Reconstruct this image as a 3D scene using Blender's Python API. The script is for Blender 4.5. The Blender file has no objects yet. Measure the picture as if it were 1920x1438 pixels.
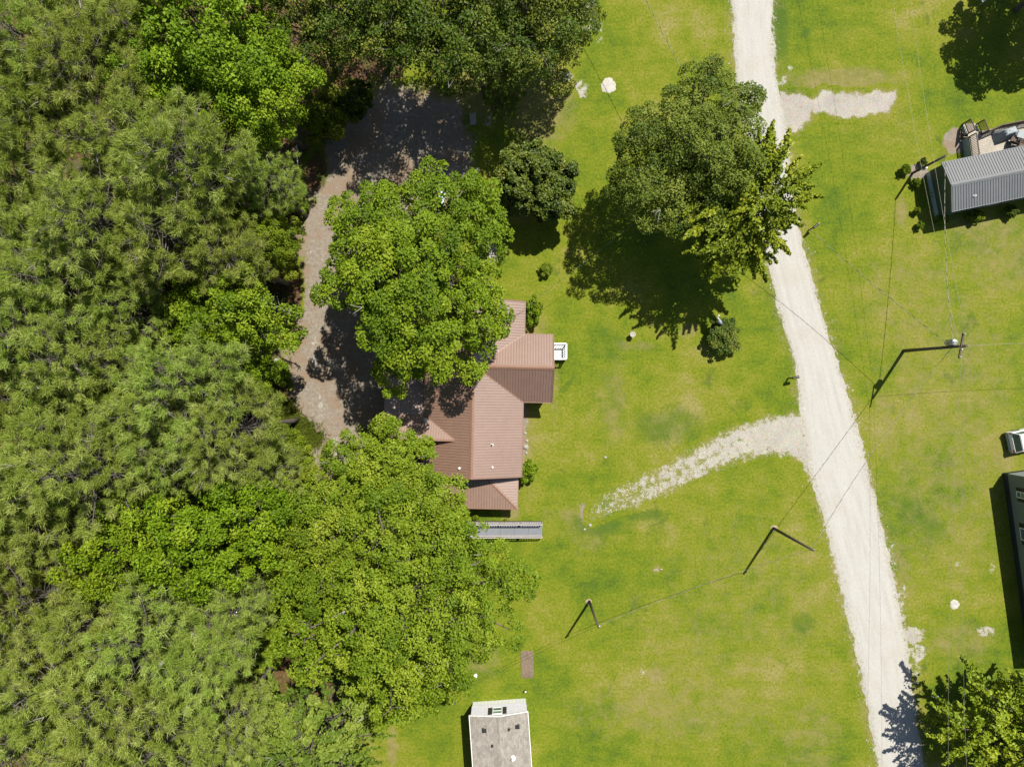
import bpy, math, random
import numpy as np
from mathutils import Vector, Matrix

R = math.radians
PI = math.pi
scene = bpy.context.scene
COL = scene.collection

# ------------------------------------------------------------------ camera, sky, sun, exposure
CAM_H, CAM_F = 60.0, 1297.0            # drone height (m), focal length in photo pixels
S = CAM_H / CAM_F                      # metres on the ground for one photo pixel

def P(px, py, z=0.0):
    """photo position + real height above ground -> world point"""
    k = S * (1 - z / CAM_H)
    return Vector(((px - 960) * k, (719 - py) * k, z))

cam = bpy.data.cameras.new('drone_camera')
cam.sensor_fit = 'HORIZONTAL'; cam.sensor_width = 36.0
cam.lens = 36.0 * CAM_F / 1920.0
cam.clip_start = 0.5; cam.clip_end = 3000
cam_o = bpy.data.objects.new('drone_camera', cam)
cam_o.location = (0, 0, CAM_H)
COL.objects.link(cam_o); scene.camera = cam_o

SUN_EL, SUN_AZ = R(59.5), math.atan2(57, 88)       # azimuth clockwise from +Y
sun_vec = Vector((math.cos(SUN_EL) * math.sin(SUN_AZ), math.cos(SUN_EL) * math.cos(SUN_AZ), math.sin(SUN_EL)))
world = bpy.data.worlds.new('World'); scene.world = world; world.use_nodes = True
wn = world.node_tree; wn.nodes.clear()
sky = wn.nodes.new('ShaderNodeTexSky'); sky.sky_type = 'NISHITA'; sky.sun_disc = False
sky.sun_elevation = SUN_EL; sky.sun_rotation = SUN_AZ
sky.air_density = 1.0; sky.dust_density = 1.0; sky.ozone_density = 1.0
bg = wn.nodes.new('ShaderNodeBackground'); bg.inputs['Strength'].default_value = 0.06
wo = wn.nodes.new('ShaderNodeOutputWorld')
wn.links.new(sky.outputs[0], bg.inputs[0]); wn.links.new(bg.outputs[0], wo.inputs[0])

sun = bpy.data.lights.new('sun', 'SUN'); sun.energy = 5.0; sun.angle = R(0.53); sun.color = (1.0, 0.94, 0.83)
sun_o = bpy.data.objects.new('sun', sun); sun_o.rotation_euler = sun_vec.to_track_quat('Z', 'Y').to_euler()
sun_o.location = (20, 30, 80); COL.objects.link(sun_o)

vs = scene.view_settings
vs.view_transform = 'Standard'; vs.look = 'None'; vs.gamma = 1.0; vs.use_curve_mapping = False
vs.exposure = 0.75
scene.cycles.max_bounces = 8; scene.cycles.diffuse_bounces = 3; scene.cycles.glossy_bounces = 3
scene.cycles.transmission_bounces = 4; scene.cycles.transparent_max_bounces = 6

# ------------------------------------------------------------------ shader helpers
def c4(c): return (c[0], c[1], c[2], 1.0)

class G:
    def __init__(self, nt): self.nt = nt
    def node(self, t, props=None, **ins):
        n = self.nt.nodes.new(t)
        for k, v in (props or {}).items(): setattr(n, k, v)
        for k, v in ins.items():
            key = int(k[1:]) if k[0] == 'i' and k[1:].isdigit() else k.replace('_', ' ')
            self.put(n.inputs[key], v)
        return n
    def put(self, sock, v):
        if isinstance(v, bpy.types.NodeSocket): self.nt.links.new(v, sock)
        elif isinstance(v, (tuple, list)) and len(v) == 3 and sock.type == 'RGBA': sock.default_value = c4(v)
        else: sock.default_value = v
    def pos(self): return self.node('ShaderNodeNewGeometry').outputs['Position']
    def obj(self): return self.node('ShaderNodeTexCoord').outputs['Object']
    def attr(self, name): return self.node('ShaderNodeAttribute', {'attribute_name': name}).outputs['Fac']
    def noise(self, vec, scale, detail=3.0, rough=0.55, dist=0.0):
        return self.node('ShaderNodeTexNoise', None, Vector=vec, Scale=scale, Detail=detail, Roughness=rough, Distortion=dist).outputs['Fac']
    def vor(self, vec, scale, out='Distance'):
        return self.node('ShaderNodeTexVoronoi', None, Vector=vec, Scale=scale).outputs[out]
    def math(self, op, a, b=0.0, clamp=False):
        n = self.node('ShaderNodeMath', {'operation': op, 'use_clamp': clamp}); self.put(n.inputs[0], a); self.put(n.inputs[1], b)
        return n.outputs[0]
    def mix(self, f, a, b, blend='MIX'):
        n = self.node('ShaderNodeMix', {'data_type': 'RGBA', 'blend_type': blend})
        self.put(n.inputs[0], f); self.put(n.inputs[6], a); self.put(n.inputs[7], b)
        return n.outputs[2]
    def ss(self, v, lo, hi, a=0.0, b=1.0):
        n = self.node('ShaderNodeMapRange', {'interpolation_type': 'SMOOTHSTEP'})
        for i, x in enumerate((v, lo, hi, a, b)): self.put(n.inputs[i], x)
        return n.outputs[0]
    def ramp(self, f, stops):
        n = self.node('ShaderNodeValToRGB'); cr = n.color_ramp
        while len(cr.elements) < len(stops): cr.elements.new(0.5)
        for e, (p, c) in zip(cr.elements, stops): e.position = p; e.color = c4(c)
        self.put(n.inputs[0], f)
        return n.outputs[0]
    def map(self, vec, scale=(1, 1, 1), rot=(0, 0, 0)):
        return self.node('ShaderNodeMapping', None, Vector=vec, Scale=scale, Rotation=rot).outputs[0]
    def bump(self, h, strength=0.3, dist=0.05):
        return self.node('ShaderNodeBump', None, Height=h, Strength=strength, Distance=dist).outputs[0]
    def out(self, sh):
        o = self.node('ShaderNodeOutputMaterial'); self.nt.links.new(sh, o.inputs[0])
    def pbr(self, leaf=False, **ins):
        if not leaf and 'Base_Color' in ins: ins['Base_Color'] = self.mix(1.0, ins['Base_Color'], (0.722, 0.722, 0.722), 'MULTIPLY')
        return self.node('ShaderNodeBsdfPrincipled', None, **ins).outputs[0]

def newmat(name):
    m = bpy.data.materials.new(name); m.use_nodes = True; m.node_tree.nodes.clear()
    return m, G(m.node_tree)

def pm(name, col, rough=0.6, var=0.25, scale=6.0, metal=0.0, bump=0.1, spec=0.5, stretch=(1, 1, 1), hue=None):
    """plain painted / wooden / concrete surface with uneven tone"""
    m, g = newmat(name)
    v = g.map(g.obj(), stretch)
    n1 = g.noise(v, scale, 5, 0.6); n2 = g.noise(v, scale * 0.15, 2)
    f = g.math('ADD', g.math('MULTIPLY', n1, 0.6), g.math('MULTIPLY', n2, 0.4))
    lo = tuple(c * (1 - var) for c in col); hi = tuple(min(1, c * (1 + var)) for c in (hue or col))
    base = g.ramp(f, [(0.3, lo), (0.7, hi)])
    g.out(g.pbr(Base_Color=base, Roughness=rough, Metallic=metal, Specular_IOR_Level=spec, Normal=g.bump(n1, bump, 0.02)))
    return m

# ------------------------------------------------------------------ mesh helpers
class MB:
    def __init__(self): self.v = []; self.f = []
    def add(self, vs, fs):
        o = len(self.v); self.v += [tuple(x) for x in vs]; self.f += [tuple(i + o for i in f) for f in fs]; return self
    def box(self, x0, y0, z0, x1, y1, z1, M=None):
        vs = [Vector((x, y, z)) for z in (z0, z1) for x, y in ((x0, y0), (x1, y0), (x1, y1), (x0, y1))]
        if M is not None: vs = [M @ v for v in vs]
        return self.add(vs, [(0, 3, 2, 1), (4, 5, 6, 7), (0, 1, 5, 4), (1, 2, 6, 5), (2, 3, 7, 6), (3, 0, 4, 7)])
    def prism(self, poly, z0, z1):
        n = len(poly)
        a = sum(poly[i][0] * poly[(i + 1) % n][1] - poly[(i + 1) % n][0] * poly[i][1] for i in range(n))
        if a < 0: poly = poly[::-1]
        zf0 = z0 if callable(z0) else (lambda x, y: z0); zf1 = z1 if callable(z1) else (lambda x, y: z1)
        vs = [(p[0], p[1], zf0(*p[:2])) for p in poly] + [(p[0], p[1], zf1(*p[:2])) for p in poly]
        return self.add(vs, [tuple(range(n))[::-1], tuple(range(n, 2 * n))] + [(i, (i + 1) % n, n + (i + 1) % n, n + i) for i in range(n)])
    def slab(self, pts, d):
        """3D polygon extruded by vector d"""
        n = len(pts); d = Vector(d)
        nrm = sum(((Vector(pts[i]) - Vector(pts[0])).cross(Vector(pts[(i + 1) % n]) - Vector(pts[0])) for i in range(1, n - 1)), Vector())
        if nrm.dot(d) < 0: pts = pts[::-1]
        vs = [Vector(p) for p in pts] + [Vector(p) + d for p in pts]
        return self.add(vs, [tuple(range(n))[::-1], tuple(range(n, 2 * n))] + [(i, (i + 1) % n, n + (i + 1) % n, n + i) for i in range(n)])
    def bar(self, a, b, w, h=None, up=(0, 0, 1)):
        """rectangular bar from a to b, w wide, h high"""
        a, b = Vector(a), Vector(b); h = h or w
        t = (b - a).normalized(); up = Vector(up)
        if abs(t.dot(up)) > 0.98: up = Vector((1, 0, 0))
        s = t.cross(up).normalized(); u = s.cross(t)
        vs = [p + s * (i * w / 2) + u * (j * h / 2) for p in (a, b) for i, j in ((-1, -1), (1, -1), (1, 1), (-1, 1))]
        return self.add(vs, [(0, 3, 2, 1), (4, 5, 6, 7), (0, 1, 5, 4), (1, 2, 6, 5), (2, 3, 7, 6), (3, 0, 4, 7)][::1])
    def tube(self, pts, rad, n=7, cap=True):
        pts = [Vector(p) for p in pts]; k = len(pts)
        if not isinstance(rad, (list, tuple)): rad = [rad] * k
        o = len(self.v); ref = Vector((0.31, 0.77, 0.2)).normalized()
        for i, p in enumerate(pts):
            t = (pts[min(i + 1, k - 1)] - pts[max(i - 1, 0)])
            t = t.normalized() if t.length > 1e-9 else Vector((0, 0, 1))
            r = ref if abs(t.dot(ref)) < 0.95 else Vector((1, 0, 0))
            a = t.cross(r).normalized(); b = t.cross(a)
            for j in range(n):
                q = 2 * PI * j / n
                self.v.append(tuple(p + (a * math.cos(q) + b * math.sin(q)) * rad[i]))
        for i in range(k - 1):
            for j in range(n):
                self.f.append((o + i * n + j, o + (i + 1) * n + j, o + (i + 1) * n + (j + 1) % n, o + i * n + (j + 1) % n))
        if cap:
            self.f.append(tuple(o + j for j in range(n))); self.f.append(tuple(o + (k - 1) * n + j for j in range(n))[::-1])
        return self
    def lathe(self, prof, c=(0, 0, 0), n=16):
        o = len(self.v); c = Vector(c); k = len(prof)
        for r, z in prof:
            for j in range(n):
                q = 2 * PI * j / n
                self.v.append((c.x + r * math.cos(q), c.y + r * math.sin(q), c.z + z))
        for i in range(k - 1):
            for j in range(n):
                self.f.append((o + i * n + j, o + i * n + (j + 1) % n, o + (i + 1) * n + (j + 1) % n, o + (i + 1) * n + j))
        self.f.append(tuple(o + j for j in range(n))[::-1]); self.f.append(tuple(o + (k - 1) * n + j for j in range(n)))
        return self
    def mesh(self, name, m, smooth=False):
        me = bpy.data.meshes.new(name); me.from_pydata(self.v, [], self.f); me.materials.append(m)
        if smooth: me.polygons.foreach_set('use_smooth', [True] * len(me.polygons))
        me.update(); return me
    def build(self, name, m, parent=None, smooth=False, off=None, bevel=0.0):
        if off is not None:
            off = Vector(off); self.v = [tuple(Vector(x) - off) for x in self.v]
        o = link(name, self.mesh(name, m, smooth), parent)
        if off is not None and parent is None: o.location = off
        if bevel:
            b = o.modifiers.new('bevel', 'BEVEL'); b.width = bevel; b.segments = 2; b.limit_method = 'ANGLE'
        return o

def link(name, data, parent=None):
    o = bpy.data.objects.new(name, data); COL.objects.link(o)
    if parent is not None: o.parent = parent
    return o

def tag(o, label=None, cat=None, group=None, kind=None):
    if label: o['label'] = label
    if cat: o['category'] = cat
    if group: o['group'] = group
    if kind: o['kind'] = kind
    return o

def thing(name, label, cat, loc=(0, 0, 0), rz=0.0, group=None):
    o = link(name, None); o.location = loc; o.rotation_euler = (0, 0, rz); o.empty_display_size = 0.3
    return tag(o, label, cat, group)

def np_mesh(name, V, T, m, attrs=None):
    """triangle (n,3) or quad (n,4) mesh from arrays"""
    V = np.asarray(V, np.float32); T = np.asarray(T, np.int32); k = T.shape[1]
    me = bpy.data.meshes.new(name)
    me.vertices.add(len(V)); me.vertices.foreach_set('co', V.ravel())
    me.loops.add(T.size); me.loops.foreach_set('vertex_index', T.ravel())
    me.polygons.add(len(T)); me.polygons.foreach_set('loop_start', np.arange(0, T.size, k, dtype=np.int32))
    for an, av in (attrs or {}).items():
        a = me.attributes.new(an, 'FLOAT', 'POINT'); a.data.foreach_set('value', np.asarray(av, np.float32).ravel())
    me.materials.append(m); me.update(calc_edges=True); me.validate()
    return me

# ------------------------------------------------------------------ value noise for shapes (numpy)
def vnoise(x, y, seed=0):
    xi, yi = np.floor(x).astype(np.int64), np.floor(y).astype(np.int64); fx, fy = x - xi, y - yi
    def h(a, b):
        n = (a * 374761393 + b * 668265263 + seed * 974634777) & 0x7fffffff
        n = ((n ^ (n >> 13)) * 1274126177) & 0x7fffffff
        return ((n ^ (n >> 16)) & 0xffff) / 65535.0
    u, v = fx * fx * (3 - 2 * fx), fy * fy * (3 - 2 * fy)
    return (h(xi, yi) * (1 - u) + h(xi + 1, yi) * u) * (1 - v) + (h(xi, yi + 1) * (1 - u) + h(xi + 1, yi + 1) * u) * v

def fbm(x, y, seed=0, o=4):
    s = 0; a = 0.5
    for i in range(o):
        s = s + a * vnoise(x * 2 ** i, y * 2 ** i, seed + i); a *= 0.5
    return s / (1 - 0.5 ** o)

def sdf(X, Y, pts):
    """signed distance (negative inside) in metres to a polygon given in photo pixels"""
    q = [P(*p) for p in pts]; n = len(q)
    d = np.full(X.shape, 1e9); ins = np.zeros(X.shape, bool)
    for i in range(n):
        a, b = q[i], q[(i + 1) % n]
        ex, ey = b.x - a.x, b.y - a.y; wx, wy = X - a.x, Y - a.y
        t = np.clip((wx * ex + wy * ey) / (ex * ex + ey * ey + 1e-9), 0, 1)
        d = np.minimum(d, (wx - ex * t) ** 2 + (wy - ey * t) ** 2)
        c = ((a.y > Y) != (b.y > Y)) & (X < (b.x - a.x) * (Y - a.y) / (b.y - a.y + 1e-12) + a.x)
        ins ^= c
    d = np.sqrt(d)
    return np.where(ins, -d, d)

def soft(X, Y, pts, w): return np.clip(0.5 - sdf(X, Y, pts) / w, 0, 1)
def blob(X, Y, px, py, rx, ry=None, w=0.6):
    ry = ry or rx; c = P(px, py)
    q = np.sqrt(((X - c.x) / (rx * S)) ** 2 + ((Y - c.y) / (ry * S)) ** 2)
    return np.clip(0.5 - (q - 1) / w, 0, 1)

# ------------------------------------------------------------------ ground
def grass(g, pos):
    big = g.noise(pos, 0.10, 3, 0.55); mid = g.noise(pos, 0.55, 4, 0.6); fine = g.noise(pos, 5.0, 5, 0.75)
    blade = g.noise(g.map(pos, (1, 1.6, 1)), 16.0, 3, 0.7)
    streak = g.noise(g.map(pos, (0.25, 1.6, 1), (0, 0, R(-28))), 1.1, 3, 0.6)
    f = g.math('ADD', g.math('ADD', g.math('MULTIPLY', big, 0.70), g.math('MULTIPLY', mid, 0.46)),
               g.math('ADD', g.math('MULTIPLY', fine, 0.24), g.math('MULTIPLY', streak, 0.16)))
    base = g.ramp(f, [(0.60, (0.080, 0.135, 0.012)), (0.70, (0.128, 0.185, 0.010)), (0.78, (0.170, 0.212, 0.012)), (0.86, (0.212, 0.228, 0.024)), (0.96, (0.275, 0.252, 0.075))])
    base = g.mix(1.0, base, g.ramp(fine, [(0.28, (0.58, 0.62, 0.6)), (0.52, (1, 1, 1)), (0.75, (1.30, 1.22, 1.35))]), 'MULTIPLY')
    base = g.mix(1.0, base, g.ramp(blade, [(0.30, (0.72, 0.76, 0.7)), (0.70, (1.2, 1.16, 1.2))]), 'MULTIPLY')
    # clover / weed darker spots and straw-coloured flecks
    w = g.noise(pos, 0.32, 4, 0.65, 0.8)
    base = g.mix(g.ss(w, 0.62, 0.72, 0, 0.55), base, (0.055, 0.105, 0.016))
    fl = g.noise(pos, 2.3, 5, 0.8)
    base = g.mix(g.ss(fl, 0.64, 0.74, 0, 0.6), base, (0.27, 0.25, 0.085))
    return base, g.math('ADD', g.math('MULTIPLY', fine, 0.7), g.math('MULTIPLY', blade, 0.5))

def ragged(g, pos, m, k=0.9, sc=1.2, lo=0.42, hi=0.6):
    n = g.math('ADD', g.math('MULTIPLY', g.noise(pos, sc, 5, 0.7), 0.65), g.math('MULTIPLY', g.noise(pos, sc * 7, 3, 0.7), 0.35))
    v = g.math('ADD', m, g.math('MULTIPLY', g.math('SUBTRACT', n, 0.5), k))
    inside = g.math('MULTIPLY', g.ss(v, lo, hi), g.ss(m, 0.0, 0.12))
    return inside

GRAV_A, GRAV_B = (0.31, 0.295, 0.26), (0.54, 0.52, 0.465)
def gravel_col(g, pos):
    n = g.noise(pos, 9.0, 5, 0.8); v = g.vor(pos, 11.0, 'Color'); l = g.noise(pos, 0.7, 3)
    c = g.ramp(n, [(0.3, GRAV_A), (0.7, GRAV_B)])
    c = g.mix(0.22, c, v, 'SOFT_LIGHT')
    return g.mix(1.0, c, g.ramp(l, [(0.3, (0.86, 0.85, 0.84)), (0.7, (1.06, 1.05, 1.02))]), 'MULTIPLY'), n

def ground_material():
    m, g = newmat('lawn_and_forest_floor'); pos = g.pos()
    col, h = grass(g, pos)
    dryn = g.noise(pos, 1.7, 5, 0.75)
    drycol = g.ramp(dryn, [(0.3, (0.17, 0.165, 0.040)), (0.55, (0.255, 0.215, 0.085)), (0.75, (0.34, 0.285, 0.15))])
    col = g.mix(g.math('MULTIPLY', ragged(g, pos, g.attr('dry'), 2.4, 0.9, 0.15, 0.85), 0.8), col, drycol)
    col = g.mix(g.math('MULTIPLY', ragged(g, pos, g.attr('lush'), 2.0, 0.6, 0.2, 0.9), 0.75), col, g.mix(dryn, (0.045, 0.100, 0.012), (0.085, 0.150, 0.018)))
    # pine straw / leaf litter
    lit = g.noise(pos, 7.0, 5, 0.8); lit2 = g.noise(pos, 1.1, 4, 0.6)
    straw = g.ramp(lit, [(0.28, (0.055, 0.030, 0.014)), (0.5, (0.135, 0.076, 0.036)), (0.75, (0.26, 0.175, 0.10))])
    straw = g.mix(g.ss(g.noise(pos, 0.5, 4, 0.6), 0.48, 0.6, 0, 0.8), straw, g.mix(lit, (0.035, 0.06, 0.012), (0.09, 0.125, 0.02)))
    straw = g.mix(g.ss(lit2, 0.5, 0.72, 0, 0.6), straw, (0.14, 0.115, 0.085))
    col = g.mix(ragged(g, pos, g.attr('straw'), 1.8, 0.7, 0.36, 0.66), col, straw)
    # packed dirt with pale stone specks
    dn = g.noise(pos, 3.2, 6, 0.8); dn2 = g.noise(pos, 0.45, 3, 0.6)
    dirt = g.ramp(dn, [(0.3, (0.175, 0.145, 0.115)), (0.52, (0.275, 0.238, 0.195)), (0.72, (0.38, 0.345, 0.295))])
    dirt = g.mix(g.ss(dn2, 0.42, 0.62), dirt, g.mix(dn, (0.205, 0.145, 0.100), (0.315, 0.24, 0.175)))
    sp = g.noise(pos, 14.0, 3, 0.8); sp2 = g.noise(pos, 0.9, 3, 0.6)
    dirt = g.mix(g.math('MULTIPLY', g.ss(sp, 0.60, 0.70), g.ss(sp2, 0.45, 0.65)), dirt, (0.55, 0.53, 0.49))
    col = g.mix(ragged(g, pos, g.attr('dirt'), 1.8, 0.8, 0.34, 0.68), col, dirt)
    gc, gn = gravel_col(g, pos)
    gm = ragged(g, pos, g.attr('gravel'), 3.6, 1.9, 0.60, 0.74)
    col = g.mix(gm, col, gc)
    g.out(g.pbr(Base_Color=col, Roughness=0.9, Specular_IOR_Level=0.15,
                Normal=g.bump(g.math('ADD', h, g.math('MULTIPLY', lit, 0.3)), 0.55, 0.06)))
    return m

ROAD_L = [(1362, -760), (1366, -420), (1368, -160), (1370, -60), (1372, 0), (1376, 60), (1379, 130), (1390, 200), (1400, 280), (1412, 360), (1428, 440), (1445, 520), (1466, 600), (1484, 660), (1497, 720), (1500, 780),
          (1512, 860), (1528, 920), (1544, 970), (1561, 1040), (1583, 1130), (1606, 1230), (1623, 1310), (1637, 1380), (1648, 1438), (1668, 1540), (1690, 1640), (1760, 1950), (1820, 2250)]
ROAD_R = [(1452, -760), (1456, -420), (1458, -160), (1455, -60), (1452, 0), (1449, 60), (1451, 110), (1461, 170), (1470, 230), (1481, 310), (1489, 380), (1500, 440), (1516, 500), (1545, 600), (1570, 680), (1590, 740),
          (1606, 800), (1627, 880), (1647, 960), (1664, 1030), (1682, 1110), (1694, 1180), (1707, 1260), (1719, 1340), (1733, 1438), (1756, 1540), (1780, 1640), (1850, 1950), (1910, 2250)]
ROAD = ROAD_L + ROAD_R[::-1]
DRIVE = [(1506, 776), (1470, 780), (1430, 788), (1370, 808), (1300, 845), (1240, 877), (1180, 905), (1135, 928), (1110, 950), (1108, 975), (1150, 957), (1200, 944), (1250, 921), (1320, 889), (1380, 860), (1440, 849), (1480, 850), (1505, 866), (1530, 915), (1545, 900), (1525, 800)]
APRON = [(1460, 172), (1475, 178), (1500, 176), (1521, 186), (1545, 171), (1575, 176), (1620, 177), (1650, 171), (1680, 172), (1681, 185), (1664, 210), (1635, 214), (1605, 221), (1572, 220), (1540, 210), (1522, 212), (1518, 226), (1492, 249), (1470, 246)]
YARD = [(640, 200), (720, 150), (850, 190), (890, 250), (900, 330), (850, 400), (780, 420), (760, 700), (740, 790), (680, 800), (655, 880), (650, 990), (580, 1000), (590, 880), (560, 800), (520, 740), (548, 640), (560, 540), (550, 440), (580, 350), (590, 260)]
FOREST = [(-900, -900), (620, -900), (640, 60), (600, 180), (565, 300), (552, 420), (552, 520), (560, 600), (520, 680), (500, 720), (510, 770), (540, 850), (560, 960), (600, 1100), (640, 1250), (670, 1330), (650, 2400), (-900, 2400)]

def axis(lo, hi, step, far):
    c = list(np.arange(lo, hi + step / 2, step)); a = lo; b = hi; k = step
    left, right = [], []
    while k < 80:
        k *= 1.35; a -= k; b += k; left.append(a); right.append(b)
    left += [-far]; right += [far]
    return np.array(sorted(set(left + c + right)))

def build_ground():
    xs, ys = axis(-54, 54, 0.27, 900), axis(-42, 42, 0.27, 900)
    X, Y = np.meshgrid(xs, ys); nx, ny = len(xs), len(ys)
    Z = np.zeros_like(X)
    A = {}
    nz = fbm(X * 0.35, Y * 0.35, 5)
    A['straw'] = soft(X, Y, FOREST, 3.0) * 1.0
    for b in ((545, 390, 14, 30), (552, 545, 12, 40), (520, 745, 26, 40), (590, 330, 20, 40), (612, 240, 22, 30), (700, 130, 60, 30), (560, 620, 14, 40)):
        A['straw'] = np.maximum(A['straw'], blob(X, Y, *b, 0.8) * 0.95)
    A['dirt'] = np.clip(soft(X, Y, YARD, 3.6) + (nz - 0.5) * 0.9 * (soft(X, Y, YARD, 5) > 0) * (soft(X, Y, YARD, 5) < 1), 0, 1)
    A['dirt'] = np.maximum(A['dirt'], soft(X, Y, [(982, 752), (990, 752), (986, 850), (978, 900), (974, 880)], 0.6) * 0.9)
    A['dirt'] = np.maximum(A['dirt'], blob(X, Y, 1790, 265, 22, 24, 0.7)); A['dirt'] = np.maximum(A['dirt'], blob(X, Y, 1720, 322, 22, 14, 0.8) * 0.9)
    A['dirt'] = np.maximum(A['dirt'], blob(X, Y, 920, 470, 22, 30, 0.8) * 0.6)
    A['dirt'] = np.maximum(A['dirt'], soft(X, Y, [(1092, 948), (1150, 952), (1210, 940), (1205, 950), (1140, 972), (1085, 985)], 1.2) * 1.0)
    A['straw'] = np.where(A['dirt'] > 0.8, A['straw'] * 0.35, A['straw'])
    for b in ((548, 395, 16, 40), (554, 545, 12, 45), (518, 735, 22, 45), (596, 320, 18, 40), (618, 235, 24, 30), (660, 140, 40, 40)):
        q = blob(X, Y, *b, 1.2); A['dirt'] = A['dirt'] * (1 - q); A['straw'] = np.maximum(A['straw'], q)
    dry = np.zeros_like(X)
    for b in ((1010, 200, 70, 80, .7), (1390, 130, 25, 120, .6), (1150, 760, 25, 90, .5), (990, 830, 14, 110, .6), (1040, 730, 10, 60, .5), (1000, 620, 26, 30, .6), (1190, 650, 40, 10, .6), (1290, 620, 18, 14, .7),
              (1580, 150, 110, 22, .8), (1690, 400, 12, 28, .9), (1850, 430, 90, 35, .55), (1790, 640, 30, 50, .5), (1830, 660, 30, 30, .5), (1880, 860, 25, 30, .7), (1660, 760, 22, 50, .5), (1680, 1080, 40, 90, .5),
              (1330, 1200, 160, 130, .32), (1520, 1380, 60, 80, .45), (1230, 1265, 18, 18, .8), (1232, 1065, 8, 8, .9), (1330, 1205, 20, 16, .4), (905, 1240, 40, 30, .5), (735, 1400, 10, 40, .8), (960, 960, 18, 16, .8), (1080, 960, 60, 20, .5),
              (1260, 1330, 200, 60, .45), (1780, 800, 170, 330, .42), (1700, 560, 120, 120, .4), (1900, 480, 120, 80, .5), (1420, 1120, 180, 200, .32), (1800, 1200, 70, 40, .5), (1430, 1350, 90, 90, .3), (1560, 1000, 14, 120, .4), (1690, 500, 70, 60, .35), (980, 300, 60, 30, .4), (900, 170, 60, 60, .8), (1100, 1000, 50, 40, .4)):
        dry = np.maximum(dry, blob(X, Y, b[0], b[1], b[2], b[3], 1.0) * b[4])
    rd = sdf(X, Y, ROAD)
    dry = np.maximum(dry, np.clip(1 - np.abs(rd) / 1.3, 0, 1) * 0.5)
    A['dry'] = dry
    lush = np.zeros_like(X)
    for b in ((1250, 800, 80, 40, .7), (1140, 640, 40, 50, .45), (1130, 740, 50, 60, .4), (1460, 60, 22, 70, .8), (1545, 60, 60, 40, .35), (1120, 985, 70, 22, .8), (1200, 965, 60, 16, .7), (1505, 1170, 26, 22, .8), (1580, 390, 50, 60, .3), (1700, 950, 40, 60, .5), (1745, 1000, 50, 40, .5), (1230, 1000, 70, 50, .3), (1480, 840, 30, 14, .4), (1512, 62, 7, 8, 1.0), (1650, 240, 120, 40, .35), (1160, 1130, 90, 90, .3), (1330, 520, 60, 60, .3)):
        lush = np.maximum(lush, blob(X, Y, b[0], b[1], b[2], b[3], 1.0) * b[4])
    A['lush'] = lush
    gr = np.clip(0.62 - rd / 0.9, 0, 0.62) * np.where(rd > -0.3, 1, 1)
    gr = gr * (0.65 + 0.7 * nz)
    for b in ((1708, 1192, 28, 18, .95), (1720, 1225, 22, 22, .7), (1720, 1262, 10, 26, .6), (1062, 144, 13, 10, 1.), (1090, 168, 14, 20, .75), (1100, 20, 22, 60, .62), (1125, 60, 10, 30, .5), (1848, 1182, 20, 12, .75), (1860, 1065, 8, 14, .6), (1800, 1058, 22, 4, .6),
              (1785, 1060, 8, 6, .6), (1232, 1068, 5, 5, .7), (1482, 128, 5, 8, .8), (1472, 150, 6, 12, .7), (1202, 1262, 8, 12, .5), (1690, 1130, 12, 60, .55), (1675, 1060, 8, 60, .5), (1386, 90, 14, 40, .5), (915, 226, 12, 14, .6), (590, 560, 6, 20, .4), (626, 640, 8, 80, .55), (600, 760, 6, 50, .55), (630, 840, 12, 40, .6), (590, 660, 8, 60, .5), (1105, 980, 6, 8, .7), (1112, 975, 10, 5, .6), (986, 838, 5, 8, .7)):
        gr = np.maximum(gr, blob(X, Y, b[0], b[1], b[2], b[3], 0.8) * b[4])
    A['gravel'] = gr
    V = np.stack([X, Y, Z], -1).reshape(-1, 3)
    i = np.arange(nx * ny).reshape(ny, nx)
    Q = np.stack([i[:-1, :-1], i[:-1, 1:], i[1:, 1:], i[1:, :-1]], -1).reshape(-1, 4)
    o = link('ground', np_mesh('ground', V, Q, ground_material(), A))
    tag(o, 'sunlit green lawn with dirt yard and brown forest floor', 'ground', kind='structure')

build_ground()

def resample(pts, step):
    q = [P(*p) for p in pts]; out = [q[0]]
    # Catmull-Rom through the points
    for i in range(len(q) - 1):
        p0, p1, p2, p3 = q[max(i - 1, 0)], q[i], q[i + 1], q[min(i + 2, len(q) - 1)]
        n = max(1, int((p2 - p1).length / step))
        for k in range(1, n + 1):
            t = k / n
            out.append(0.5 * ((2 * p1) + (p2 - p0) * t + (2 * p0 - 5 * p1 + 4 * p2 - p3) * t * t + (3 * p1 - p0 - 3 * p2 + p3) * t ** 3))
    return out

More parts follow.
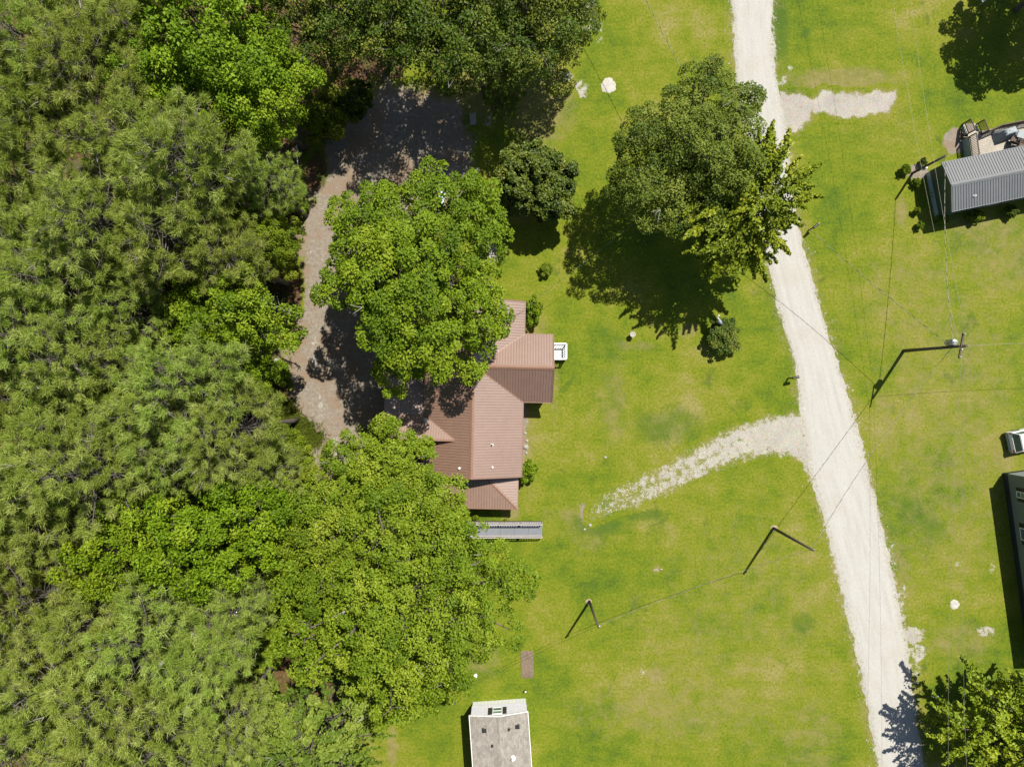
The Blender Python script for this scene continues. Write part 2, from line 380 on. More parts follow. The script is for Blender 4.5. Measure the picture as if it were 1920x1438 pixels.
def build_road():
    L, Rr = resample(ROAD_L, 0.12), resample(ROAD_R, 0.12)
    n = 1000; idx = np.linspace(0, 1, n)
    def at(q):
        a = np.array([(p.x, p.y) for p in q]); d = np.concatenate([[0], np.cumsum(np.linalg.norm(np.diff(a, axis=0), axis=1))]); d /= d[-1]
        return np.stack([np.interp(idx, d, a[:, 0]), np.interp(idx, d, a[:, 1])], -1)
    a, b = at(L), at(Rr)
    w = (b - a); w /= np.linalg.norm(w, axis=1)[:, None]
    t = idx * 143
    ja = (fbm(t * 1.1, t * 0, 3, 5) - 0.5) * 0.55; jb = (fbm(t * 1.1, t * 0 + 9, 8, 5) - 0.5) * 0.5
    m = 30; u = np.linspace(0, 1, m)
    V = a[:, None, :] * (1 - u)[None, :, None] + b[:, None, :] * u[None, :, None]
    wa, wb = np.clip(1 - u / 0.10, 0, 1), np.clip(1 - (1 - u) / 0.10, 0, 1)
    V = V + w[:, None, :] * ((ja - 0.02)[:, None] * wa[None, :] + (jb + 0.02)[:, None] * wb[None, :])[..., None]
    z = 0.006 + 0.05 * (1 - (2 * u - 1) ** 4)[None, :] * np.ones((n, 1)) - 0.014 * (np.exp(-((u - 0.3) / 0.09) ** 2) + np.exp(-((u - 0.7) / 0.09) ** 2))[None, :]
    V3 = np.concatenate([V, z[..., None]], -1).reshape(-1, 3)
    i = np.arange(n * m).reshape(n, m)
    Q = np.stack([i[:-1, :-1], i[1:, :-1], i[1:, 1:], i[:-1, 1:]], -1).reshape(-1, 4)
    U = np.repeat(u[None, :], n, 0).ravel(); W = np.repeat((idx * 143)[:, None], m, 1).ravel()
    mt, g = newmat('crushed_limestone_road'); pos = g.pos()
    au, aw = g.attr('across'), g.attr('along')
    vec = g.node('ShaderNodeCombineXYZ', None, X=g.math('MULTIPLY', au, 4.2), Y=g.math('MULTIPLY', aw, 0.09)).outputs[0]
    st = g.noise(vec, 2.6, 5, 0.65); fine = g.noise(pos, 11, 4, 0.8); mid = g.noise(pos, 0.35, 4, 0.6)
    c = g.ramp(st, [(0.3, (0.440, 0.428, 0.392)), (0.5, (0.485, 0.479, 0.448)), (0.7, (0.510, 0.506, 0.480))])
    c = g.mix(g.ss(mid, 0.5, 0.75, 0, 0.45), c, (0.455, 0.42, 0.36))
    c = g.mix(1.0, c, g.ramp(fine, [(0.28, (0.84, 0.83, 0.82)), (0.6, (1.03, 1.03, 1.03))]), 'MULTIPLY')
    # looser, stonier and weedier shoulders
    e = g.math('ABSOLUTE', g.math('SUBTRACT', g.math('MULTIPLY', au, 2.0), 1.0))
    gn = g.noise(pos, 4.0, 5, 0.8)
    em = g.ss(g.math('ADD', e, g.math('MULTIPLY', g.math('SUBTRACT', gn, 0.5), 1.3)), 0.76, 1.0)
    gc, _ = gravel_col(g, pos)
    c = g.mix(em, c, gc)
    gcol, gh = grass(g, pos)
    weed = g.math('MULTIPLY', g.ss(g.noise(pos, 2.6, 5, 0.75), 0.55, 0.66), g.ss(e, 0.80, 0.97))
    c = g.mix(weed, c, gcol)
    g.out(g.pbr(Base_Color=c, Roughness=0.95, Specular_IOR_Level=0.1, Normal=g.bump(g.math('ADD', fine, g.math('MULTIPLY', gn, 0.6)), 0.3, 0.03)))
    o = link('road', np_mesh('road', V3, Q, mt, {'across': U, 'along': W}))
    tag(o, 'pale crushed limestone lane running down the lawn', 'road', kind='structure')

build_road()

def patch_sheet(name, poly, label, cat, z, soft_w, k, sc, alt=None, tint=(1, 1, 1)):
    """gravel sheet that thins out into the same lawn around it"""
    q = [P(*p) for p in poly]
    x0, x1 = min(p.x for p in q) - 1.0, max(p.x for p in q) + 1.0; y0, y1 = min(p.y for p in q) - 1.0, max(p.y for p in q) + 1.0
    xs, ys = np.arange(x0, x1, 0.16), np.arange(y0, y1, 0.16); X, Y = np.meshgrid(xs, ys)
    d = sdf(X, Y, poly); msk = np.clip(0.5 - d / soft_w, 0, 1)
    if alt is not None: msk = alt(X, Y, msk)
    i = np.arange(X.size).reshape(X.shape)
    Q = np.stack([i[:-1, :-1], i[:-1, 1:], i[1:, 1:], i[1:, :-1]], -1).reshape(-1, 4)
    Q = Q[(msk.ravel()[Q] > 0.05).any(1)]
    used = np.unique(Q); rem = np.full(X.size, -1); rem[used] = np.arange(len(used))
    V = np.stack([X, Y, np.full(X.shape, z)], -1).reshape(-1, 3)[used]
    mt, g = newmat(name + '_surface'); pos = g.pos()
    col, h = grass(g, pos)
    drycol = g.mix(g.noise(pos, 1.7, 4), (0.16, 0.17, 0.035), (0.30, 0.25, 0.11))
    col = g.mix(g.math('MULTIPLY', ragged(g, pos, g.attr('mask'), 2.4, 0.9, 0.12, 0.6), 0.7), col, drycol)
    gc, gn = gravel_col(g, pos)
    gc = g.mix(1.0, gc, tint, 'MULTIPLY')
    col = g.mix(ragged(g, pos, g.attr('mask'), k, sc, 0.44, 0.60), col, gc)
    g.out(g.pbr(Base_Color=col, Roughness=0.93, Specular_IOR_Level=0.12, Normal=g.bump(g.math('ADD', h, gn), 0.4, 0.04)))
    o = link(name, np_mesh(name, V, rem[Q], mt, {'mask': msk.ravel()[used]}))
    tag(o, label, cat, kind='structure')

def drive_alt(X, Y, m):
    # gravel thins to patchy tracks away from the road
    t = np.clip((X - P(1110, 0).x) / (P(1500, 0).x - P(1110, 0).x), 0, 1)
    dd = -sdf(X, Y, DRIVE)
    strip = np.exp(-((dd - 1.05) / 0.42) ** 2) * np.clip(1.15 - t, 0, 1) * 0.42
    return np.clip(m * (0.50 + 0.5 * t ** 0.7) - strip * (m > 0.3), 0.02 * (m > 0), 1)
patch_sheet('front_driveway', DRIVE, 'patchy white gravel drive curving across lawn from the lane', 'driveway', 0.004, 1.5, 3.2, 1.7, drive_alt)
patch_sheet('gravel_apron', APRON, 'short pale grey gravel spur on the right of the lane', 'driveway', 0.004, 1.2, 1.8, 1.2, None, (0.95, 0.935, 0.95))

# ------------------------------------------------------------------ building materials
def metal_roof(name, a, b, rough=0.50, spec=0.3, stretch=(1, 1, 1), coat=1.0):
    m, g = newmat(name); o = g.obj()
    n1 = g.noise(g.map(o, stretch), 2.2, 5, 0.65); n2 = g.noise(o, 0.35, 3, 0.5); rnd = g.node('ShaderNodeObjectInfo').outputs['Random']
    f = g.math('ADD', g.math('ADD', g.math('MULTIPLY', n1, 0.5), g.math('MULTIPLY', n2, 0.45)), g.math('MULTIPLY', rnd, 0.08))
    col = g.ramp(f, [(0.35, a), (0.68, b)])
    g.out(g.pbr(Base_Color=col, Roughness=0.6, Specular_IOR_Level=spec, Coat_Weight=coat, Coat_Roughness=g.math('ADD', rough, g.math('MULTIPLY', n1, 0.08)), Coat_IOR=2.2, Normal=g.bump(n1, 0.05, 0.02)))
    return m
M_BROOF = metal_roof('brown_metal_roof', (0.205, 0.108, 0.070), (0.252, 0.138, 0.092))
M_BTRIM = pm('brown_metal_trim', (0.27, 0.150, 0.100), 0.36, 0.15, 3, bump=0.02, spec=0.6)
M_GROOF = metal_roof('grey_metal_roof', (0.125, 0.137, 0.148), (0.160, 0.172, 0.182), coat=0.12)
M_GTRIM = pm('grey_metal_trim', (0.17, 0.18, 0.188), 0.36, 0.15, 3, bump=0.02)
M_WHITE = pm('white_paint', (0.92, 0.92, 0.91), 0.5, 0.08, 4, bump=0.05)
M_PORCHF = pm('worn_white_porch_floor', (0.76, 0.77, 0.77), 0.6, 0.12, 4)
M_VINYL = pm('grey_white_siding', (0.70, 0.70, 0.77), 0.5, 0.06, 3, bump=0.05)
M_SKIRT = pm('white_skirting', (0.92, 0.93, 0.96), 0.45, 0.06, 3, bump=0.05)
M_GREEN = pm('dark_green_siding', (0.060, 0.105, 0.078), 0.55, 0.10, 3, bump=0.05)
M_BSKIRT = pm('pale_blue_skirting', (0.40, 0.52, 0.60), 0.5, 0.10, 3, bump=0.05)
M_DSIDE = pm('grey_green_siding', (0.185, 0.225, 0.215), 0.55, 0.10, 3, bump=0.05)
M_DSKIRT = pm('black_skirting', (0.025, 0.028, 0.026), 0.7, 0.3, 3)
M_BRICK = pm('tan_wall', (0.34, 0.27, 0.20), 0.8, 0.15, 4)
M_GLASS = pm('window_glass', (0.10, 0.16, 0.15), 0.08, 0.15, 2, bump=0.0, spec=0.8)
M_GLASSG = pm('window_blind_glass', (0.22, 0.36, 0.30), 0.12, 0.12, 2, bump=0.0, spec=0.7)
M_SHUT = pm('black_shutter', (0.030, 0.027, 0.026), 0.5, 0.25, 6)
M_DWOOD = pm('dark_stained_wood', (0.085, 0.048, 0.032), 0.7, 0.3, 8, stretch=(1, 1, 1))
M_DECK = pm('weathered_deck_boards', (0.43, 0.39, 0.33), 0.85, 0.22, 5)
M_RAMPW = pm('weathered_rail_wood', (0.46, 0.43, 0.41), 0.8, 0.2, 6)
M_RAMPF = pm('grey_ramp_surface', (0.19, 0.205, 0.235), 0.8, 0.12, 4)
M_TEALW = pm('pale_teal_board', (0.30, 0.40, 0.40), 0.6, 0.1, 4)
M_BLACK = pm('black_plastic', (0.022, 0.022, 0.024), 0.5, 0.3, 6)
M_POLE = pm('treated_pole_wood', (0.105, 0.082, 0.062), 0.9, 0.3, 7, stretch=(1, 1, 0.2), bump=0.4)
M_STEEL = pm('galvanised_steel', (0.42, 0.44, 0.46), 0.4, 0.15, 6, metal=0.6)
M_TANK = pm('grey_tank_paint', (0.45, 0.47, 0.48), 0.4, 0.1, 4)
M_WIRE = pm('bare_wire', (0.34, 0.33, 0.27), 0.5, 0.1, 4, metal=0.3)
M_DWIRE = pm('dark_cable', (0.035, 0.035, 0.032), 0.6, 0.2, 4)
M_CONC = pm('concrete', (0.36, 0.345, 0.32), 0.9, 0.2, 5, bump=0.3)
M_STONE = pm('pale_stone', (0.42, 0.40, 0.36), 0.9, 0.25, 6, bump=0.4)
M_SAND = pm('white_sand', (0.50, 0.48, 0.43), 0.95, 0.25, 9, bump=0.5)
M_SOILP = pm('dug_pale_soil', (0.36, 0.29, 0.20), 0.95, 0.3, 8, bump=0.5)
M_SOIL = pm('bare_brown_soil', (0.20, 0.150, 0.105), 0.95, 0.35, 7, bump=0.6)
M_BLUE = pm('pale_blue_plastic', (0.42, 0.56, 0.68), 0.4, 0.12, 5)
M_CLOTH = pm('grey_tarp', (0.33, 0.37, 0.39), 0.7, 0.2, 5, bump=0.2)
M_CARW = pm('white_car_paint', (0.95, 0.96, 0.97), 0.22, 0.03, 2, bump=0.0, spec=0.6)
M_TYRE = pm('tyre_rubber', (0.02, 0.02, 0.02), 0.8, 0.2, 8)
M_RED = pm('red_lens', (0.16, 0.02, 0.02), 0.3, 0.1, 4)
def shingle_mat():
    m, g = newmat('grey_brown_shingles'); o = g.obj()
    br = g.node('ShaderNodeTexBrick', None, Vector=g.map(o, (1, 1, 1), (0, 0, R(90))), Scale=1.0, Color1=(0.285, 0.262, 0.232), Color2=(0.385, 0.360, 0.325), Mortar=(0.23, 0.21, 0.188))
    br.inputs['Brick Width'].default_value = 0.32; br.inputs['Row Height'].default_value = 0.142; br.inputs['Mortar Size'].default_value = 0.006; br.inputs['Bias'].default_value = 0.0
    n = g.noise(o, 1.3, 5, 0.7); n2 = g.noise(o, 14, 3, 0.8)
    c = g.mix(1.0, br.outputs[0], g.ramp(n, [(0.3, (0.84, 0.82, 0.80)), (0.7, (1.15, 1.16, 1.16))]), 'MULTIPLY')
    c = g.mix(1.0, c, g.ramp(n2, [(0.3, (0.75, 0.75, 0.75)), (0.7, (1.2, 1.2, 1.2))]), 'MULTIPLY')
    g.out(g.pbr(Base_Color=c, Roughness=0.9, Specular_IOR_Level=0.2, Normal=g.bump(n2, 0.3, 0.02)))
    return m
M_SHING = shingle_mat()

# ------------------------------------------------------------------ roof panels with ribs
def clip2(poly, u, keep_ge):
    out = []
    for i in range(len(poly)):
        a, b = poly[i], poly[(i + 1) % len(poly)]
        ia, ib = (a[0] >= u) == keep_ge or a[0] == u, (b[0] >= u) == keep_ge or b[0] == u
        if ia: out.append(a)
        if ia != ib:
            t = (u - a[0]) / (b[0] - a[0]); out.append((u, a[1] + (b[1] - a[1]) * t))
    return out

def vspan(poly, u):
    hit = []
    for i in range(len(poly)):
        a, b = poly[i], poly[(i + 1) % len(poly)]
        if (a[0] - u) * (b[0] - u) < 0: hit.append(a[1] + (b[1] - a[1]) * (u - a[0]) / (b[0] - a[0]))
    hit.sort()
    return list(zip(hit[::2], hit[1::2]))

def slope_panels(roof, pts, udir, m, width=0.915, rib=0.2287, name='roof_panel', thick=0.012, rh=0.042, rw=0.085):
    """cover one flat roof slope with ribbed metal sheets; udir runs along the eave"""
    pts = [Vector(p) for p in pts]; u = Vector(udir).normalized()
    n = Vector()
    for i in range(1, len(pts) - 1): n += (pts[i] - pts[0]).cross(pts[i + 1] - pts[0])
    n.normalize()
    if n.z < 0: n = -n
    v = n.cross(u); o = pts[0]
    poly = [((p - o).dot(u), (p - o).dot(v)) for p in pts]
    lo, hi = min(p[0] for p in poly), max(p[0] for p in poly)
    k = max(1, round((hi - lo) / width)); w = (hi - lo) / k; nr = max(1, round(w / rib)); rp = w / nr
    for i in range(k):
        a, b = lo + i * w, lo + (i + 1) * w
        q = clip2(clip2(poly, a, True), b, False)
        q = [p for j, p in enumerate(q) if (Vector(p) - Vector(q[j - 1])).length > 1e-4]
        if len(q) < 3: continue
        mb = MB(); W = lambda x, y, z=0.0: o + u * x + v * y + n * z
        mb.slab([W(x, y, 0.002) for x, y in q], n * thick)
        for j in range(nr):
            x = a + (j + 0.5) * rp
            for v0, v1 in vspan(poly, x):
                if v1 - v0 < 0.06: continue
                z0, z1 = thick + 0.0005, thick + rh; h1, h2 = rw / 2, rw / 4
                vs = [W(x - h1, v0, z0), W(x + h1, v0, z0), W(x + h2, v0, z1), W(x - h2, v0, z1), W(x - h1, v1, z0), W(x + h1, v1, z0), W(x + h2, v1, z1), W(x - h2, v1, z1)]
                mb.add(vs, [(0, 1, 2, 3), (7, 6, 5, 4), (1, 5, 6, 2), (2, 6, 7, 3), (3, 7, 4, 0)])
        mb.build(name, m, roof)

def ridge_cap(roof, a, b, m, w=0.17, drop=0.09, lift=0.055, name='ridge_cap'):
    a, b = Vector(a), Vector(b); t = (b - a).normalized(); s = t.cross(Vector((0, 0, 1))).normalized(); mb = MB()
    vs = []
    for p in (a, b):
        for off, dz in ((-w, -drop), (0, 0), (w, -drop), (w, -drop - 0.02), (0, -0.02), (-w, -drop - 0.02)): vs.append(p + s * off + Vector((0, 0, dz + lift)))
    mb.add(vs, [(0, 1, 7, 6), (1, 2, 8, 7), (2, 3, 9, 8), (3, 4, 10, 9), (4, 5, 11, 10), (5, 0, 6, 11), (0, 5, 4, 1), (1, 4, 3, 2), (6, 7, 10, 11), (7, 8, 9, 10)])
    return mb.build(name, m, roof)

def window(parent, c, along, out, w, h, frame=M_WHITE, glass=M_GLASS, shutters=None, name='window', mull=True):
    """window on a wall: c centre on the wall face, along the wall, out = outward normal (local)"""
    c, al, ou = Vector(c), Vector(along).normalized(), Vector(out).normalized(); z = Vector((0, 0, 1))
    mb = MB(); f = 0.06
    def bx(mb, x0, x1, z0, z1, d0, d1):
        p = [c + al * x + z * zz + ou * d for d in (d0, d1) for x, zz in ((x0, z0), (x1, z0), (x1, z1), (x0, z1))]
        mb.add(p, [(0, 3, 2, 1), (4, 5, 6, 7), (0, 1, 5, 4), (1, 2, 6, 5), (2, 3, 7, 6), (3, 0, 4, 7)])
    bx(mb, -w / 2, w / 2, -h / 2, -h / 2 + f, 0.002, 0.06); bx(mb, -w / 2, w / 2, h / 2 - f, h / 2, 0.002, 0.06)
    bx(mb, -w / 2, -w / 2 + f, -h / 2 + f, h / 2 - f, 0.002, 0.06); bx(mb, w / 2 - f, w / 2, -h / 2 + f, h / 2 - f, 0.002, 0.06)
    if mull: bx(mb, -w / 2 + f, w / 2 - f, -0.025, 0.025, 0.002, 0.055)
    wo_ = mb.build(name, frame, parent)
    for zz0, zz1, gm in (((-h / 2 + f, -0.025, M_GLASS), (0.025, h / 2 - f, glass)) if mull else ((-h / 2 + f, h / 2 - f, glass),)):
        g_ = MB(); bx(g_, -w / 2 + f, w / 2 - f, zz0, zz1, 0.004, 0.025); g_.build('pane', gm, wo_)
    if shutters:
        for sg in (-1, 1):
            sh = MB(); x0 = sg * (w / 2 + 0.05); x1 = sg * (w / 2 + 0.05 + shutters); a_, b_ = min(x0, x1), max(x0, x1)
            bx(sh, a_, b_, -h / 2 - 0.02, h / 2 + 0.02, 0.002, 0.03)
            for k in range(8):
                q = -h / 2 + 0.08 + k * (h - 0.16) / 7.5; bx(sh, a_ + 0.04, b_ - 0.04, q, q + 0.05, 0.03, 0.045)
            sh.build('shutter', M_SHUT, parent)
    return wo_

# ------------------------------------------------------------------ brown house
def brown_house():
    O = Vector((-3.15, -0.4, 0.0))
    h = thing('brown_roofed_house', 'house with brown ribbed metal roof at the middle of the picture', 'house', O, R(-1.2))
    E, Z = 2.75, 4.70                       # eave and ridge height
    hw, y0, y1 = 4.12, -7.25, 7.28          # main block
    wy, ws, wx, wz = 1.76, 2.83, 6.5, 4.60  # east wing: centre, half span, end, ridge height
    sl = (Z - E) / hw
    xv = (Z - wz) / sl                      # where the wing's ridge meets the main slope
    # walls
    t = 0.15
    ix, iy0, iy1 = hw - 0.4, y0 + 0.35, y1 - 0.35
    def gable_wall(y, d):
        return [(-ix, y, 0), (ix, y, 0), (ix, y, E + sl * 0.4 - 0.12), (0, y, Z - 0.14), (-ix, y, E + sl * 0.4 - 0.12)], (0, d, 0)
    for y, d in ((iy0, t), (iy1, -t)): MB().slab(*gable_wall(y, d)).build('gable_wall', M_BRICK, h)
    for sx in (-1, 1):
        mb = MB(); x = sx * ix
        mb.box(min(x, x - sx * t), iy0 + t, 0, max(x, x - sx * t), iy1 - t, E + sl * 0.4 - 0.14); mb.build('side_wall', M_BRICK, h)
    mb = MB(); ex = wx - 0.35; e0, e1 = wy - ws + 0.35, wy + ws - 0.35; wsl = (wz - E) / ws
    mb.slab([(ex, e0, 0), (ex, e1, 0), (ex, e1, E + wsl * 0.35 - 0.12), (ex, wy, wz - 0.14), (ex, e0, E + wsl * 0.35 - 0.12)], (-t, 0, 0))
    mb.box(ix + 0.003, e0, 0, ex - t, e0 + t, E + wsl * 0.35 - 0.14); mb.box(ix + 0.003, e1 - t, 0, ex - t, e1, E + wsl * 0.35 - 0.14)
    mb.build('east_wing_wall', M_BRICK, h)
    # roof: sheathing with panels, caps, trims
    main_w = [(-hw, y0, E), (0, y0, Z), (0, y1, Z), (-hw, y1, E)]
    e_n = [(xv, wy, wz), (0, wy, Z), (0, y1, Z), (hw, y1, E), (hw, wy + ws, E)]
    e_s = [(0, wy, Z), (xv, wy, wz), (hw, wy - ws, E), (hw, y0, E), (0, y0, Z)]
    wg_n = [(xv, wy, wz), (hw, wy + ws, E), (wx, wy + ws, E), (wx, wy, wz)]
    wg_s = [(hw, wy - ws, E), (xv, wy, wz), (wx, wy, wz), (wx, wy - ws, E)]
    # west lean-to wing: upper pitch against the main slope, lower shallow pitch
    ry, rz, rx = -4.23, Z - sl * 1.31, -1.31
    by, bz, ly, lz, lx = -2.25, E, 0.71, 2.28, -7.4
    wu = [(lx, ry, rz), (rx, ry, rz), (-hw, by, E), (lx, by, E)]
    wl = [(lx, by, bz - 0.01), (-hw - 0.0, by, bz - 0.01), (-hw + 0.25, by + 0.02, bz - 0.012), (-hw + 0.25, ly, lz), (lx, ly, lz)]
    wl = [(lx, by, bz), (-hw + 0.2, by, bz), (-hw + 0.2, ly, lz), (lx, ly, lz)]
    # south porch, hipped at its east end
    T, B, py, pw, pe = 2.62, 2.12, -10.05, -4.25, 3.85
    k = pe - (-7.30 - py)
    ps = [(pw, -7.30, T), (pw, py, B), (pe, py, B), (k, -7.30, T)]
    pE = [(k, -7.30, T), (pe, py, B), (pe, -7.30, B)]
    roof = MB()
    for q in (main_w, e_n, e_s, wg_n, wg_s): roof.slab(q, (0, 0, -0.11))
    ro = roof.build('roof', M_BTRIM, h)
    for q in (main_w, e_n, e_s): slope_panels(ro, q, (0, 1, 0), M_BROOF)
    for q in (wg_n, wg_s): slope_panels(ro, q, (1, 0, 0), M_BROOF)
    ridge_cap(ro, (0, y0, Z), (0, wy, Z), M_BTRIM); ridge_cap(ro, (0, wy, Z), (0, y1, Z), M_BTRIM); ridge_cap(ro, (xv, wy, wz), (wx, wy, wz), M_BTRIM, drop=0.10)
    for a, b in (((xv, wy, wz), (hw, wy + ws, E)), ((xv, wy, wz), (hw, wy - ws, E))):
        mb = MB(); mb.bar(Vector(a) + Vector((0, 0, 0.03)), Vector(b) + Vector((0, 0, 0.03)), 0.10, 0.03); mb.build('valley_flashing', M_BTRIM, ro)
    for a, b in (((-hw, y0, E), (0, y0, Z)), ((hw, y0, E), (0, y0, Z)), ((-hw, y1, E), (0, y1, Z)), ((hw, y1, E), (0, y1, Z)), ((wx, wy - ws, E), (wx, wy, wz)), ((wx, wy + ws, E), (wx, wy, wz)),
                 ((-hw, y0, E), (-hw, y1, E)), ((hw, y0, E), (hw, wy - ws, E)), ((hw, wy + ws, E), (hw, y1, E)), ((hw, wy - ws, E), (wx, wy - ws, E)), ((hw, wy + ws, E), (wx, wy + ws, E))):
        mb = MB(); mb.bar(Vector(a) + Vector((0, 0, -0.03)), Vector(b) + Vector((0, 0, -0.03)), 0.06, 0.17); mb.build('fascia', M_BTRIM, ro)
    wr = MB(); wr.slab(wu, (0, 0, -0.10)); wr.slab(wl, (0, 0, -0.10)); wo_ = wr.build('west_wing_roof', M_BTRIM, h)
    slope_panels(wo_, wu, (1, 0, 0), M_BROOF); slope_panels(wo_, wl, (1, 0, 0), M_BROOF)
    mb = MB(); mb.bar((lx, ry, rz + 0.03), (rx - 0.15, ry, rz + 0.03), 0.16, 0.06); mb.build('ridge_cap', M_BTRIM, wo_)
    mb = MB(); mb.bar((rx, ry, rz + 0.03), (-hw, by, E + 0.03), 0.08, 0.03); mb.build('valley_flashing', M_BTRIM, wo_)
    ww = MB(); ww.box(lx + 0.3, ry + 0.05, 0, -ix - 0.003, ry + 0.2, rz - 0.15); ww.box(lx + 0.3, ry + 0.2, 0, lx + 0.45, by, 2.55); ww.box(lx + 0.3, by, 0, -ix - 0.003, by + 0.15, 2.55); ww.build('west_wing_wall', M_BRICK, h)
    for x in (lx + 0.2, (lx - hw) / 2, -hw - 0.1):
        mb = MB(); mb.box(x - 0.06, ly - 0.25, 0, x + 0.06, ly - 0.13, lz - 0.06); mb.build('porch_post', M_WHITE, h)
    sr = MB(); sr.slab(ps, (0, 0, -0.10)); sr.slab(pE, (0, 0, -0.10)); so = sr.build('south_porch_roof', M_BTRIM, h)
    slope_panels(so, ps, (1, 0, 0), M_BROOF); slope_panels(so, pE, (0, 1, 0), M_BROOF)
    ridge_cap(so, (k, -7.32, T), (pe, py, B), M_BTRIM, w=0.13, drop=0.04, name='hip_cap')
    for a, b in (((pw, py, B), (pe, py, B)), ((pe, py, B), (pe, -7.3, B)), ((pw, py, B), (pw, -7.3, T))):
        mb = MB(); mb.bar(Vector(a) + Vector((0, 0, -.03)), Vector(b) + Vector((0, 0, -.03)), 0.05, 0.15); mb.build('fascia', M_BTRIM, so)
    for x in (pw + 0.2, -1.4, 1.3, pe - 0.25):
        mb = MB(); mb.box(x - 0.06, py + 0.14, 0.02, x + 0.06, py + 0.26, B - 0.02); mb.build('porch_post', M_WHITE, h)
    mb = MB(); mb.box(pw + 0.15, py + 0.1, 0.0, pe - 0.2, iy0 - 0.01, 0.12); mb.build('porch_floor', M_CONC, h)
    # vents and pipes on the roof
    def on_e(x, y): return Z - sl * abs(x)
    for nm, x, y, r, hh, mt in (('pipe_vent', 1.62, -4.55, 0.085, 0.2, M_BLACK), ('pipe_vent', 1.70, -6.35, 0.06, 0.20, M_WHITE), ('pipe_vent', -0.95, -6.45, 0.07, 0.22, M_WHITE)):
        z = on_e(x, y); mb = MB(); mb.lathe([(r * 1.5, -0.06), (r * 1.5, 0.05), (r * 1.15, 0.07), (r * 1.1, 0.12)], (x, y, z), 14); c = mb.build('vent_boot', M_WHITE, ro)
        mb = MB(); mb.lathe([(r * 0.9, 0.0), (r * 0.9, hh), (r * 0.6, hh), (r * 0.6, hh - 0.03)], (x, y, z), 14); mb.build(nm, mt, ro)
    mb = MB(); mb.lathe([(0.17, -0.08), (0.17, 0.16), (0.22, 0.20), (0.19, 0.34), (0.05, 0.40)], (-3.95, -2.72, 3.05), 14); mb.build('turbine_vent', M_STEEL, wo_)
    # openings
    for y in (-5.5, -3.0, 5.6): window(h, (ix, y, 1.5), (0, 1, 0), (1, 0, 0), 0.95, 1.25)
    for y in (-6.0, 3.6, 5.8): window(h, (-ix, y, 1.5), (0, 1, 0), (-1, 0, 0), 0.95, 1.25)
    window(h, (ex, 0.2, 1.5), (0, 1, 0), (1, 0, 0), 1.2, 1.3); window(h, (1.9, iy1, 1.5), (1, 0, 0), (0, 1, 0), 1.1, 1.25); window(h, (-1.9, iy1, 1.5), (1, 0, 0), (0, 1, 0), 1.1, 1.25)
    for c, d in (((ex, 2.55, 1.5), (1, 0, 0)), ((0.5, iy0, 1.12), (0, -1, 0))):
        mb = MB(); c = Vector(c); d = Vector(d); al = Vector((-d.y, d.x, 0))
        mb.slab([c + al * -0.45 + Vector((0, 0, -1.0)), c + al * 0.45 + Vector((0, 0, -1.0)), c + al * 0.45 + Vector((0, 0, 1.0)), c + al * -0.45 + Vector((0, 0, 1.0))], d * 0.05); dr = mb.build('door', M_WHITE, h)
        mb = MB(); mb.lathe([(0.03, 0), (0.035, 0.03), (0.02, 0.06)], c + al * 0.36 + d * 0.06, 8); mb.build('handle', M_STEEL, dr)
brown_house()

def rail_run(parent, a, b, hgt, m, post=0.09, pitch=0.12, rail=(0.09, 0.05), bal=0.036, posts=True, cap=0.0):
    """railing between floor points a and b: posts, two rails, balusters one by one"""
    a, b = Vector(a), Vector(b); L = (b - a).length; up = Vector((0, 0, hgt)); n = max(1, int(L / pitch))
    mb = MB(); mb.bar(a + up, b + up, rail[0] + cap, rail[1]); mb.build('top_rail', m, parent)
    lo = Vector((0, 0, 0.10)); mb = MB(); mb.bar(a + lo, b + lo, rail[0] * 0.7, rail[1]); mb.build('bottom_rail', m, parent)
    if posts:
        k = max(1, round(L / 1.8))
        for i in range(k + 1):
            p = a.lerp(b, i / k); mb = MB(); mb.box(p.x - post / 2, p.y - post / 2, max(p.z - 0.9, 0.0), p.x + post / 2, p.y + post / 2, p.z + hgt - rail[1] / 2 - 0.001); mb.build('post', m, parent)
    one = MB(); one.box(-bal / 2, -bal / 2, 0, bal / 2, bal / 2, hgt - 0.10 - rail[1] / 2 - 0.002); me = one.mesh('baluster', m)
    for i in range(1, n):
        o = link('baluster', me, parent); o.location = a.lerp(b, i / n) + Vector((0, 0, 0.10 + 0.001))

# white porch at the east wing
def white_porch():
    x0, x1, ya, yb, fz = 3.02, 4.66, 2.02, 3.42, 0.55
    o = Vector((x0, ya, 0)); t = thing('white_porch', 'small white railed entry porch on the east wing of the house', 'porch', o)
    for i in range(11):
        mb = MB(); a = i * (x1 - x0) / 11; mb.box(a + 0.004, 0, fz - 0.035, a + (x1 - x0) / 11 - 0.004, yb - ya, fz); mb.build('plank', M_PORCHF, t)
    mb = MB(); mb.box(0.02, 0.02, fz - 0.2, x1 - x0 - 0.02, 0.06, fz - 0.037); mb.box(0.02, yb - ya - 0.06, fz - 0.2, x1 - x0 - 0.02, yb - ya - 0.02, fz - 0.037); mb.build('rim_joist', M_WHITE, t)
    w, d = x1 - x0, yb - ya
    rail_run(t, (0.3, d - 0.05, fz), (w - 0.05, d - 0.05, fz), 0.92, M_WHITE, pitch=0.19, rail=(0.12, 0.05)); rail_run(t, (0.3, 0.05, fz), (w - 0.05, 0.05, fz), 0.92, M_WHITE, pitch=0.19, rail=(0.12, 0.05))
    rail_run(t, (w - 0.05, d - 0.05, fz), (w - 0.05, 0.05, fz), 0.92, M_WHITE, pitch=0.19, rail=(0.12, 0.05))
white_porch()

